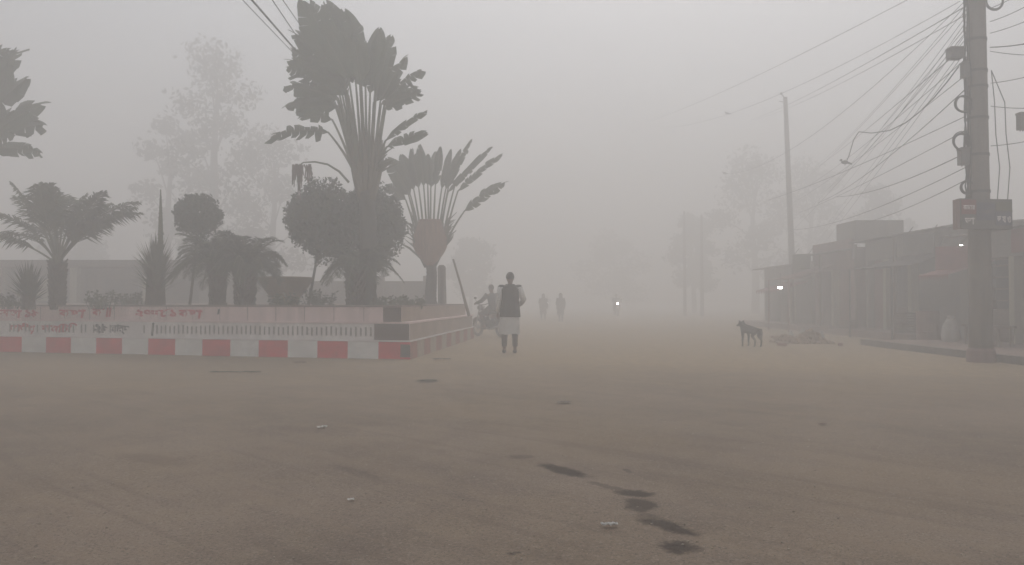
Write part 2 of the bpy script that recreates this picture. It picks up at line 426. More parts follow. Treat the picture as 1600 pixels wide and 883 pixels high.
for txt, px, wp, z, h, m, up in (
    ('সভা ১৯', 0, 62, .775, .22, 'redtext', T), ('কথা', 93, 42, .785, .215, 'redtext', T), ('ক', 145, 19, .80, .19, 'redtext', T), ('॥', 166, 9, .80, .20, 'redtext', T),
    ('২৭শে ১', 212, 64, .80, .20, 'redtext', T), ('কথা', 280, 37, .79, .215, 'redtext', T), ('।', 340, 4, .87, .11, 'blacktext', T),
    ('জাতীয়', 16, 40, .42, .24, 'redtext', B_), ('কমিটি', 66, 56, .43, .23, 'redtext', B_), ('২৯', 148, 22, .43, .22, 'blacktext', B_), ('মার্চ', 175, 28, .42, .23, 'blacktext', B_), ('।', 237, 5, .40, .28, 'blacktext', B_)):
    lettering(txt, px, z, h, M[m], up, width_px=wp)
# soil
k = MB(); fl, c, se, bl = fs
for i in range(40):
    for j in range(14):
        def sp(a, b):
            p = c+(fl-c)*(a/40)+(se-c)*(b/14)
            return (p.x, p.y, 1.0+.10*noise.noise(Vector((p.x*.6, p.y*.6, 3))) + .02*math.sin(a+b))
        k.face([sp(i, j), sp(i+1, j), sp(i+1, j+1), sp(i, j+1)])
k.build('soil', M['soil'], planter, planter.location)
SOIL = 1.0

# ------------------------------------------------------------------ plants
def bez(p0, p1, p2, n=8):
    return [p0*(1-t)**2+p1*2*t*(1-t)+p2*t*t for t in [i/n for i in range(n+1)]]
def bladeleaf(mb, pts, hw, nrm, rg, torn=.3, droop=.2, m=0, prof=.55):
    "banana-like blade along pts; torn = share of strips that separate"
    n = len(pts)-1
    for side in (-1, 1):
        i = 0
        while i < n:
            is_torn = rg.random() < torn
            g_ = rg.randint(2, 4) if is_torn else rg.randint(2, 5)
            g_ = min(g_, n-i)
            k1 = rg.uniform(.65, 1.12) if is_torn else rg.uniform(.96, 1.03); swp = .35+(rg.uniform(-.45, .75) if is_torn else 0)
            dz = Vector((0, 0, -1))*hw*(droop*(rg.uniform(.6, 2.8) if is_torn else 1)); fold = nrm*hw*(rg.uniform(-.35, .35) if is_torn else rg.uniform(-.08, .08))
            taper = rg.uniform(.35, .8) if is_torn else .98
            cen = None
            for q in range(g_):
                a, b = Vector(pts[i+q]), Vector(pts[i+q+1]); t = (b-a).normalized(); s = nrm.cross(t).normalized()*side
                def wd(u):
                    u = min(max(u, 0), 1)
                    return hw*min(1, (u*5)**.6)*min(1, ((1-u)*3.2+.02)**.6)
                wa, wb = wd((i+q)/n), wd((i+q+1)/n)
                mid_a = a+s*wa*.5+nrm*hw*.10+dz*.35; mid_b = b+s*wb*.5+nrm*hw*.10+dz*.35
                oa = a+s*wa*k1+t*hw*swp+dz+fold; ob = b+s*wb*k1+t*hw*swp+dz+fold
                if cen is None:
                    m0 = Vector(pts[i]).lerp(Vector(pts[i+g_]), .5); ww_ = wd((i+g_*.5)/n); cen = m0+s*ww_*k1+t*hw*swp+dz+fold; cenm = m0+s*ww_*.5+nrm*hw*.10+dz*.35
                oa = cen.lerp(oa, taper); ob = cen.lerp(ob, taper)
                if is_torn: mid_a = cenm.lerp(mid_a, .9); mid_b = cenm.lerp(mid_b, .9)
                mb.face([a, b, mid_b, mid_a], m); mb.face([mid_a, mid_b, ob, oa], m)
            i += g_
def ravenala(name, base_px, base_py, D, leaves, trunk_top_py, tr, label, group, bulb=None, seed=1, crown=None, yaw=0):
    rg = random.Random(seed)
    b0 = P(base_px, base_py, D); b0.z = SOIL-.03 if b0.z < SOIL+.6 else b0.z
    root = empty(name, b0, label, 'palm tree', group)
    top = P(*crown, D) if crown else P(base_px, trunk_top_py, D)
    tb = MB(); n = 26; pts = []; rad = []
    for i in range(n+1):
        t = i/n; p = b0.lerp(top, t); p = p+Vector((math.sin(t*5+seed)*.03, 0, 0)); pts.append(p)
        rad.append(tr*(1.15-.25*t)*(1.05 if i % 2 else .97)+(.08*max(0, .12-t)/.12))
    tb.tube(pts, rad, 14); tb.build('trunk', M['trunk'], root, b0, smooth=True)
    px2m = D/F
    # sheath fan at the crown
    sb = MB(); hb, wb = bulb if bulb else (70, 26)
    for i in range(15):
        u = (i-7)/7.0; dy = rg.uniform(-.05, .05)
        p0 = top+Vector((u*6*px2m, dy*.4, -12*px2m)); p2 = top+Vector((u*wb*px2m, dy*2, (hb*(1-.18*u*u))*px2m)); p1 = top+Vector((u*wb*.85*px2m, dy, hb*.35*px2m))
        q = bez(p0, p1, p2, 8)
        sb.tube(q, [max(.014, (.085-.07*(j/8)))*(hb*px2m/1.3+.25)*(.65 if hb < 80 else 1) for j in range(9)], 7, flat=1.3)
    sb.build('leaf_sheath', M['sheath'], root, b0, smooth=True)
    for (sx, sy, ex, ey, hw, torn, bend) in leaves:
        f = MB(); dy = rg.uniform(-.35, .35)
        S = P(sx, sy, D)+Vector((0, dy*.6, 0)); E = P(ex, ey, D)+Vector((0, dy*1.5, 0))
        u = max(-1, min(1, (sx-P_px(top, D))/(wb*1.6)))
        p0 = top+Vector((u*wb*.8*px2m, rg.uniform(-.05, .05), hb*.55*px2m*(1-.3*abs(u))))
        ctrl = (p0+S)/2+Vector((-(S.x-p0.x)*.10, 0, (S.z-p0.z)*.02))
        stalk = bez(p0, ctrl, S, 8)
        f.tube(stalk, [(.040-.018*i/8)*(.75+tr*1.2) for i in range(9)], 6, m=1)
        ax = E-S
        mid = (S+E)/2+Vector((0, 0, 1))*ax.length*bend
        n = max(10, int(ax.length*17)); rib = bez(S, mid, E, n)
        f.tube(rib, [.018*(1-.8*i/n)+.003 for i in range(n+1)], 5, m=1)
        nr = Vector((rg.uniform(-.25, .25), -1, rg.uniform(-.15, .3))).normalized()
        bladeleaf(f, rib, hw*px2m, nr, rg, torn, .12+.35*abs(bend))
        f.build('frond', [M['leaf'], M['petiole']], root, b0)
    return root, top, b0
def P_px(p, D):
    return 800+p.x/p.y*F
RAV = "traveller's palms in the planter"
bigL = [
 (548,128,484,14,27,.10,.03),(556,126,512,8,24,.15,.02),(562,128,538,18,24,.06,.02),(566,132,556,60,18,.08,.02),
 (578,146,592,44,17,.08,.01),(588,150,612,60,15,.12,.02),(595,158,634,92,13,.55,.05),(600,166,648,128,12,.6,.10),(596,164,640,150,12,.5,.12),
 (540,132,466,58,17,.6,.10),(534,142,456,96,17,.6,.10),(527,152,452,128,15,.65,.12),(524,162,450,152,15,.6,.16),(524,168,464,172,15,.5,.18),
 (520,188,474,186,10,.5,.14),(530,146,448,104,15,1.0,.12),(527,156,442,134,14,1.0,.14),(524,164,438,160,14,1.0,.18),(536,136,452,72,16,.9,.10),(602,160,660,112,11,1.0,.08),(604,168,660,150,10,1.0,.10),(512,206,420,212,13,1.0,.14),(604,222,670,180,6,.5,.10),(606,232,670,214,9,.25,.08),(571,136,572,75,18,.1,.02),(545,150,500,104,18,.3,.08),(584,160,622,118,14,.3,.06)]
root, top, b0 = ravenala('traveller_palm', 575, 476, 17.3, bigL, 300, .19, "tallest traveller's palm, a broad fan of torn leaves on a stout trunk by the corner", RAV, (95, 27), 11, crown=(573, 300))
# drooping dead frond and small stubs
f = MB(); rg = random.Random(4); D = 17.2
q = [P(x, y, D) for x, y in ((545, 285), (530, 268), (512, 257), (492, 253), (474, 254), (462, 262), (458, 275))]
f.tube(q, [.03, .028, .024, .02, .016, .012, .008], 6, m=1)
for i in range(42):
    x = rg.uniform(457, 486); y0 = 256+rg.uniform(0, 6); y1 = y0+rg.uniform(12, 54)*(1-abs(x-468)/24)
    a = P(x, y0, D+rg.uniform(-.1, .1)); b = P(x+rg.uniform(-4, 4), y1, D+rg.uniform(-.15, .15)); w_ = rg.uniform(.008, .026)
    f.face([a+Vector((-w_, 0, 0)), a+Vector((w_, 0, 0)), b+Vector((w_*.7, rg.uniform(-.05, .05), 0)), b+Vector((-w_*.5, 0, 0))], 0)
o = f.build('dead_frond', [M['dead'], M['petiole']], root, b0); o['label'] = 'dry reddish brown frond hanging down on a bowed stalk'
f = MB()
for i in range(16):
    x = rg.uniform(596, 606); y = rg.uniform(232, 262); f.tube([P(x-8, y+8, D), P(x+rg.uniform(4, 18), y+rg.uniform(-8, 3), D+rg.uniform(-.2, .2))], [.03, .008], 5)
f.build('cut_stalks', M['petiole'], root, b0)

secL = [
 (634,312,604,292,11,.3,.10),(638,300,610,252,13,.2,.05),(646,296,626,240,10,.15,.03),(654,294,642,232,8,.12,.02),(663,293,658,230,8,.15,.01),
 (672,292,678,232,8,.15,.0),(681,292,690,234,7,.15,.0),(689,294,702,228,6,.15,.0),(696,296,720,232,7,.2,.02),(702,290,738,222,4.5,.5,.03),(710,290,768,226,5,.6,.05),
 (716,300,784,246,6,.7,.06),(726,330,789,286,8,.7,.08),(642,306,618,275,10,.2,.05),(668,290,668,240,7,.1,0),(700,300,745,252,5,.7,.06)]
root2, t2, b2 = ravenala('traveller_palm', 675, 476, 21.5, secL, 410, .15, "paler traveller's palm with a pinkish bulb, between the tallest palm and the walking man", RAV, (62, 30), 23, crown=(672, 405))
sb = MB(); D = 21.45
rings = []
for i in range(11):
    t = i/10; yy = 415-72*t; ww = [7, 15, 23, 29, 33, 34, 33, 31, 28, 25, 22][i]*.80
    c_ = P(672, yy, D); rings.append([c_+Vector((math.cos(2*PI*j/20)*ww*D/F, math.sin(2*PI*j/20)*.17, 0)) for j in range(20)])
sb.loft(rings); o = sb.build('leaf_base_bulb', M['bulb'], root2, b2, smooth=True)
f = MB(); rg = random.Random(8)
for s_ in (-1, 1):
    f = MB()
    for i in range(22):
        x = 672+s_*rg.uniform(20, 27); y = rg.uniform(340, 382)
        f.tube([P(x, y+6, D), P(x+s_*rg.uniform(4, 16), y-rg.uniform(-3, 14), D+rg.uniform(-.2, .2))], [.022, .006], 4)
    f.build('cut_stalks', M['leaf2'], root2, b2)
f = MB(); f.tube([P(660, 406, D), P(640, 388, D), P(622, 378, D)], [.03, .03, .02], 5); f.build('drooping_stalk', M['leaf2'], root2, b2)

lefL = [(-40,150,6,70,22,.25,.05),(-34,165,26,84,20,.45,.08),(-30,190,36,120,18,.5,.1),(-26,205,52,158,19,.45,.10),(-22,218,54,190,18,.5,.14),(-16,232,62,238,12,.2,.10),
        (-60,150,-50,55,24,.1,.02),(-90,150,-110,60,24,.15,.04),(-110,170,-160,90,20,.4,.06),(-120,200,-190,160,18,.5,.10),(-20,215,40,172,18,.3,.1),(-30,175,20,110,20,.3,.1)]
ravenala('traveller_palm', -62, 476, 18.0, lefL, 320, .19, "traveller's palm cut off by the left edge, its ragged leaves above the short palm", RAV, (85, 27), 31, crown=(-62, 318))

def pinnate(mb, pts, ll, rg, spread=1.0, m=0, mr=1, wl=.018, droop=.25, dens=2, bare=0):
    n = len(pts)-1
    mb.tube(pts, [.022*(1-.8*i/n)+.004 for i in range(n+1)], 5, m=mr)
    for i in range(1, n+1):
        for kk in range(dens):
            t = (i-1+(kk+.5)/dens)/n
            if t < bare: continue
            p = pts[i-1].lerp(pts[i], (kk+.5)/dens)
            tg = (pts[i]-pts[i-1]).normalized()
            side0 = tg.cross(Vector((0, 0, 1)))
            if side0.length < .2: side0 = Vector((1, 0, 0))
            side0.normalize()
            L_ = ll*math.sin(PI*min(1, .12+t*.86))**.6*rg.uniform(.85, 1.1)
            for s in (-1, 1):
                d = (tg*.75+side0*s*spread+Vector((0, 0, rg.uniform(-.1, .35)))).normalized()
                q = p+d*L_*.55; e = p+d*L_+Vector((0, 0, -L_*droop*rg.uniform(.5, 1.4)))
                wv = tg*wl
                mb.face([p-wv*.6, p+wv*.6, q+wv, q-wv], m); mb.face([q-wv, q+wv, e], m)
def frond_plant(name, bpx, D, trunk_top_py, tr, fronds, ll, label, cat='palm tree', group=None, seed=1, mats=('leaf2', 'petiole'), spread=1.0, wl=.018, droop=.25, trm='bark', dens=2, base_z=None, bare=0):
    rg = random.Random(seed); b0 = P(bpx, 470, D); b0.z = SOIL-.04 if base_z is None else base_z
    root = empty(name, b0, label, cat, group)
    top = P(bpx, trunk_top_py, D)
    tb = MB(); n = 14; 
    tb.tube([b0.lerp(top, i/n) for i in range(n+1)], [tr*(.9 if i < n else .5)*(1.06 if i % 2 else .95) for i in range(n+1)], 12)
    hh = (top-b0).length; nb = int(hh/.045)
    for i in range(nb*7):
        t = i/(nb*7); a = i*2.399963; c_ = b0.lerp(top, t*1.04)+Vector((math.cos(a), math.sin(a), 0))*tr*.8; d = Vector((math.cos(a)*.55, math.sin(a)*.55, .9)).normalized()
        L_ = tr*rg.uniform(.35, .7)*(1+.8*t*t); tb.tube([c_, c_+d*L_], [tr*.20, tr*.09], 4)
    tb.build('trunk', M[trm], root, b0)
    for (mx, my, ex, ey, dy) in fronds:
        f = MB(); E = P(ex, ey, D)+Vector((0, dy, 0)); m_ = P(mx, my, D)+Vector((0, dy*.5, 0))
        pts = bez(top, m_, E, 16)
        pinnate(f, pts, ll*rg.uniform(.85, 1.1), rg, spread, wl=wl, droop=droop, dens=dens, bare=bare)
        f.build('frond', [M[mats[0]], M[mats[1]]], root, b0)
    return root
# short broad-fronded palm at the left
rg = random.Random(77)
fr = [(120,345,168,302,-.2),(135,330,216,316,0),(125,340,205,330,.4),(115,350,190,345,-.5),(100,330,118,302,.4),(92,320,88,292,-.3),(80,330,62,286,.2),(70,330,40,292,-.5),(60,335,14,305,.3),(55,345,2,335,-.2),(50,355,-14,365,.4),(60,380,18,372,-.6),(128,362,172,352,-.3),(120,360,150,345,.2),(126,350,200,322,.3),(84,325,70,300,.8),(104,330,140,312,.9),(64,350,20,350,1.0),(88,340,100,300,-.9),(130,345,182,318,-.8),(76,320,30,300,.9)]
frond_plant('date_palm', 90, 17.4, 414, .165, fr, .60, 'short stout palm with broad feathery fronds near the left edge of the planter', 'palm tree', seed=3, wl=.02, droop=.35, dens=4, bare=.36)
# cycads
def radial(cx, cy, rx, up, dn, n, rg):
    out = []; n = int(n*1.8)
    for i in range(n):
        a = 2*PI*i/n+rg.uniform(-.15, .15); e = rg.uniform(.0, 1)
        rx_ = rx*rg.uniform(.75, 1.12); ex = cx+rx_*math.cos(a)*(1-.25*e); dy = rx*math.sin(a)*17/1200*(1-.25*e)
        ey = cy+dn*(1-e)**1.3*1.25-up*e*rg.uniform(.7, 1.35)+rg.uniform(-7, 7); out.append((cx+(ex-cx)*.55, cy-up*(.55+.7*e), ex, ey, dy))
    return out
CYC = 'feathery cycads in the planter'
rg = random.Random(12)
frond_plant('cycad', 340, 17.0, 418, .17, radial(340, 408, 80, 36, 34, 30, rg), .30, 'cycad with arching feathery fronds directly below the small round topiary', 'cycad', CYC, 5, ('leafd', 'petiole'), 1.0, .010, .2, dens=3)
frond_plant('cycad', 383, 16.9, 428, .21, radial(386, 412, 66, 42, 32, 28, rg), .30, 'cycad with a thicker trunk and fronds reaching toward the large brown bowl', 'cycad', CYC, 6, ('leafd', 'petiole'), 1.0, .010, .2, dens=3)
frond_plant('cycad', 556, 16.8, 428, .20, radial(562, 412, 76, 28, 32, 28, rg), .30, 'cycad with drooping fronds at the foot of the tallest traveller\'s palm', 'cycad', CYC, 7, ('leafd', 'petiole'), 1.0, .010, .25, dens=3)
# spiky upright plant with flower spike
def sword_plant(name, bpx, D, cy, label, cat, n=70, h=85, wpx=48, seed=2, tr=.16, spike=None, mt='leaf2', w_=.03, group=None):
    rg = random.Random(seed); b0 = P(bpx, 470, D); b0.z = SOIL-.03; root = empty(name, b0, label, cat, group)
    top = P(bpx, cy, D); tb = MB(); tb.tube([b0, b0.lerp(top, .5), top], [tr*1.1, tr, tr*.9], 10); tb.build('stem', M['bark'], root, b0)
    lf = MB()
    for i in range(n):
        a = 2*PI*i*.381966; e = R(12+75*((i+.5)/n)**.7)
        L_ = h*D/F*rg.uniform(.8, 1.05)*(.72+.28*math.sin(e))
        d = Vector((math.cos(a)*math.cos(e)*.85, math.sin(a)*math.cos(e)*.85, math.sin(e)))
        side = d.cross(Vector((0, 0, 1))).normalized()*w_
        p = b0.lerp(top, rg.uniform(.35, 1)) ; q = p+d*L_*.5; r_ = p+d*L_+Vector((0, 0, -L_*.06))
        lf.face([p-side*.7, p+side*.7, q+side, q-side]); lf.face([q-side, q+side, r_])
    lf.build('leaves', M[mt], root, b0)
    if spike:
        sp = MB(); a = P(bpx+8, cy, D); b = P(spike[0], spike[1], D); sp.tube([a, a.lerp(b, .5), b], [.06, .055, .012], 7)
        for i in range(60):
            t = rg.uniform(.35, .95); c_ = a.lerp(b, t); an = rg.uniform(0, 6.28)
            sp.tube([c_, c_+Vector((math.cos(an)*.07, math.sin(an)*.07, .05))*(1.1-t)*1.6], [.014, .006], 4)
        sp.build('flower_spike', M['petiole'], root, b0)
    return root
sword_plant('yucca', 243, 17.2, 428, 'spiky upright plant with a tall thin flower spike, left of the small round topiary', 'yucca', 260, 74, seed=9, tr=.2, spike=(251, 296), w_=.022)
sword_plant('agave', 45, 16.6, 462, 'clipped dark upright shrub behind the lettering at the left end of the planter', 'shrub', 120, 62, seed=10, tr=.13, mt='leafd', w_=.03)

def leafcloud(mb, centre, rad, n, size, rg, hollow=.55, noise_amp=.18, nsc=1.6, seed=0, m=0):
    c = Vector(centre)
    for i in range(n):
        z = rg.uniform(-1, 1); a = rg.uniform(0, 2*PI); s_ = math.sqrt(1-z*z)
        d = Vector((s_*math.cos(a), s_*math.sin(a), z))
        k = 1+noise_amp*noise.noise(d*nsc+Vector((seed*7.1, 0, 0)))*2+noise_amp*.6*noise.noise(d*nsc*3+Vector((seed*3.3, 5, 0)))
        rr_ = hollow+(1-hollow)*rg.random()**.5
        p = c+Vector((d.x*rad[0], d.y*rad[1], d.z*rad[2]))*k*rr_
        nn = Vector((rg.gauss(0, 1), rg.gauss(0, 1), rg.gauss(0, 1)))+d*1.2
        nn.normalize(); t = nn.orthogonal().normalized(); t = (Matrix.Rotation(rg.uniform(0, 6.28), 3, nn) @ t); b = nn.cross(t)
        s0 = size*rg.uniform(.6, 1.3)
        mb.face([p-t*s0, p-b*s0*.5, p+t*s0, p+b*s0*.5], m)
def topiary(bpx, D, cpx, cpy, rx, ry, label, seed, n=5200, lean=0, stem=.028, cyl=0, group='clipped round trees in the planter', size=.045):
    rg = random.Random(seed); b0 = P(bpx, 470, D); b0.z = SOIL-.03; root = empty('topiary_tree', b0, label, 'topiary tree', group)
    c = P(cpx, cpy, D); tb = MB(); tb.tube([b0, b0.lerp(c, .5)+Vector((.02, 0, 0)), c], [stem*1.3, stem, stem*.9], 8)
    for i in range(9):
        a = rg.uniform(0, 6.28); tb.tube([c+Vector((0, 0, -ry*D/F*.8)), c+Vector((math.cos(a)*rx*D/F*.6, math.sin(a)*rx*D/F*.6, ry*D/F*rg.uniform(-.3, .5)))], [stem*.6, .008], 5)
    tb.build('trunk', M['bark'], root, b0)
    k = MB(); leafcloud(k, c, (rx*D/F, rx*D/F, ry*D/F), n, size, rg, .42, .17, 2.4, seed)
    for i in range(13):
        a = rg.uniform(0, 6.28); z = rg.uniform(-.6, .95); s_ = math.sqrt(1-z*z)
        cc = c+Vector((math.cos(a)*s_*rx, math.sin(a)*s_*rx, z*ry))*D/F*.78
        leafcloud(k, cc, (rx*D/F*rg.uniform(.26, .42),)*3, int(n*.07), size, rg, .3, .15, 2, seed+i)
    k.build('crown', M['leafd'], root, b0)
topiary(296, 17.8, 310, 338, 34, 33, 'small round clipped tree on a thin stem above the feathery cycads', 21, 4200)
topiary(481, 17.9, 503, 344, 50, 60, 'large bushy clipped tree on a thin bare stem, left of the tall palm trunk', 22, 8500, size=.05)
topiary(583, 18.3, 578, 352, 50, 64, 'large bushy clipped tree behind the tall palm trunk, on its right', 23, 8500, size=.05)
# low grey plants along the planter
def tuft(bpx, D, label, seed, h=16, n=26, mt='leaf2'):
    rg = random.Random(seed); b0 = P(bpx, 470, D); b0.z = SOIL-.02; k = MB()
    for i in range(n):
        a = rg.uniform(0, 6.28); r_ = rg.uniform(.02, .28); hh = h*D/F*rg.uniform(.6, 1.2)
        p = b0+Vector((math.cos(a)*r_, math.sin(a)*r_, 0)); q = p+Vector((math.cos(a)*.1, math.sin(a)*.1, hh))
        k.tube([p, p.lerp(q, .5), q], [.008, .006, .003], 4)
        for j in range(6):
            c_ = p.lerp(q, rg.uniform(.3, 1)); d = Vector((rg.uniform(-1, 1), rg.uniform(-1, 1), rg.uniform(-.2, .8))).normalized()*.09; s_ = d.orthogonal().normalized()*.022
            k.face([c_-s_*.3, c_+d*.5-s_, c_+d, c_+d*.5+s_])
    o = k.build('small_shrub', M[mt], None, b0); return tag(o, label, 'shrub', 'small plants along the planter wall')
for i, (x, D, l, h) in enumerate(((605, 16.6, 'small leafy shrub just behind the brown corner tile', 18), (645, 17.2, 'low twiggy shrub just left of the paler palm trunk', 16), (160, 16.8, 'low dusty shrub on the planter beside the stout left palm', 24),
                              (445, 16.4, 'small pale shrub in front of the large brown bowl', 20), (500, 16.7, 'thin weedy shrub on the planter between the brown bowl and the tall palm trunk', 26), (15, 17.0, 'low shrub at the extreme left end of the planter', 20), (205, 17.8, 'low green shrub just left of the spiky plant', 22))):
    tuft(x, D, l, 40+i, h, 34, 'leaf2')
# post beside the pale palm, leaning stake, big bowl
k = MB(); a = P(691, 470, 22.2); a.z = SOIL-.05; b = P(690, 420, 22.2); k.tube([a, b], [.13, .12], 10); k.ball(b, .125, 10, 6)
tag(k.build('concrete_post', M['concrete'], None, a), 'short round concrete post just right of the paler palm trunk', 'post')
k = MB(); a = P(733, 494, 21.8); b = P(708, 405, 21.8); k.tube([a, a.lerp(b, .25), a.lerp(b, .5)+Vector((.01, 0, 0)), b], [.045, .042, .03, .028], 8); 
tag(k.build('wooden_stake', M['wood'], None, a), 'thin dark wooden stake leaning to the left at the far end of the planter', 'stake')
k = MB(); c = P(446, 470, 17.6); c.z = SOIL-.02; s_ = 17.6/F
prof = [(.26, 0), (.30, .05), (.24, .12), (.30, .22), (.46, .42), (.585, .62), (.60, .66), (.62, .70), (.60, .72), (.55, .70), (.40, .5)]
k.loft([[c+Vector((math.cos(2*PI*j/32)*r_, math.sin(2*PI*j/32)*r_, z)) for j in range(32)] for r_, z in prof])
tag(k.build('stone_bowl', mat('tan cast stone', (.30, .22, .13), .9, .2, 3, .3, 25, .2, DUST), None, c, smooth=False), 'large tan bowl-shaped planter standing between the cycads and the tall palm', 'bowl')

# ------------------------------------------------------------------ background trees in the fog
def tree(name, px, D, h, rx, label, group, seed, crown0=.35, n=5000, size=.22, lumps=10, mt='leafd'):
    rg = random.Random(seed); X = (px-800)/F*D; b0 = Vector((X, D, 0)); root = empty(name, b0, label, 'tree', group)
    t = MB(); th = h*.8; pts = [b0+Vector((math.sin(i*.9+seed)*.12*i*.3, math.cos(i*1.3+seed)*.1*i*.3, th*i/7)) for i in range(8)]
    t.tube(pts, [.26*(1-.8*i/7)*h/11+.03 for i in range(8)], 9)
    cen = []
    for i in range(lumps):
        z = h*(crown0+(1-crown0)*(i+.6)/lumps*.93); f_ = math.sin(PI*min(1, .25+.72*(i/lumps)))
        a = i*2.4+rg.uniform(-.4, .4); r_ = rx*f_*rg.uniform(.35, .8)
        c = b0+Vector((math.cos(a)*r_, math.sin(a)*r_, z)); cen.append((c, rx*rg.uniform(.32, .5)))
        k0 = pts[min(7, int(z/th*6))]
        t.tube([k0, k0.lerp(c, .5)+Vector((0, 0, .2)), c], [.07, .05, .02], 5)
    t.build('trunk', M['bark'], root, b0)
    k = MB()
    for c, r_ in cen: leafcloud(k, c, (r_, r_, r_*.75), n//lumps, size, rg, .25, .3, 1.7, rg.uniform(0, 99))
    k.build('crown', M[mt], root, b0)
BT = 'trees standing back in the fog'
tree('broadleaf_tree', 335, 50, 18.6, 3.5, 'tallest faint tree behind the planter, its top above the small round topiary', BT, 1, .25, 3400, lumps=18, size=.2)
tree('broadleaf_tree', 262, 53, 14.4, 2.7, 'faint narrower tree just left of the tallest tree behind the planter', BT, 2, .3, 1900)
tree('broadleaf_tree', 425, 54, 13.6, 3.5, 'faint spreading tree behind the planter, showing left of the tall palm crown', BT, 3, .25, 2400)
tree('broadleaf_tree', 540, 60, 8.0, 3.0, 'faint low tree far behind the bushy clipped trees', BT, 4, .25, 4000)
tree('broadleaf_tree', 120, 62, 7.0, 3.4, 'faint low tree far behind the stout left palm', BT, 5, .25, 4000)
tree('broadleaf_tree', 735, 68, 6.6, 2.6, 'barely visible tree far beyond the end of the planter', BT, 6, .25, 3500)
tree('broadleaf_tree', 1180, 68, 14.6, 4.4, 'faint tree just left of the far utility pole', BT, 7, .25, 3000)
tree('broadleaf_tree', 1268, 70, 14.2, 4.2, 'faint tree just right of the far utility pole', BT, 8, .25, 2800)
tree('broadleaf_tree', 1085, 72, 9.4, 3.0, 'barely visible tree beside the two distant poles', BT, 9, .25, 4000)
tree('broadleaf_tree', 1375, 62, 10.8, 3.2, 'faint tree rising behind the shop roofs left of the concrete pole', BT, 10, .25, 2600)
tree('broadleaf_tree', 960, 92, 9.0, 4.5, 'ghostly tree at the vanishing end of the road', BT, 11, .2, 4000)

# ------------------------------------------------------------------ pale building behind planter
def box_obj(name, lo, hi, m, parent, bev=0):
    k = MB(); k.box(lo, hi); return k.build(name, m, parent, parent.location, bevel=bev)
bl_ = empty('low_building', (-14.5, 28, 0), 'low pale flat-roofed building in the fog behind the left part of the planter', 'building')
box_obj('wall', (-24, 28, 0), (-11.4, 33, 2.35), M['plaster'], bl_)
box_obj('roof', (-24.4, 27.4, 2.35), (-11.0, 33.3, 2.62), M['concrete'], bl_, .01)
for x in (-23, -20.4, -17.6, -14.8, -12.6):
    box_obj('window', (x, 27.95, 1.15), (x+1.2, 27.99, 1.95), M['cream'] if x in (-20.4, -17.6) else M['shutter'], bl_)
for x in (-21.4, -18.6, -15.9, -13.3): box_obj('pillar', (x, 27.6, 0), (x+.25, 27.85, 2.35), M['cream'], bl_)
fw = empty('boundary_wall', (-8, 29, 0), 'low grey boundary wall in the fog behind the cycads', 'wall')
box_obj('wall_panel', (-11, 29, 0), (-3.2, 29.2, 1.9), M['plaster'], fw)
for x in (-11, -9, -7, -5, -3.2): box_obj('pier', (x-.15, 28.93, 0), (x+.15, 29.27, 2.1), M['concrete'], fw)

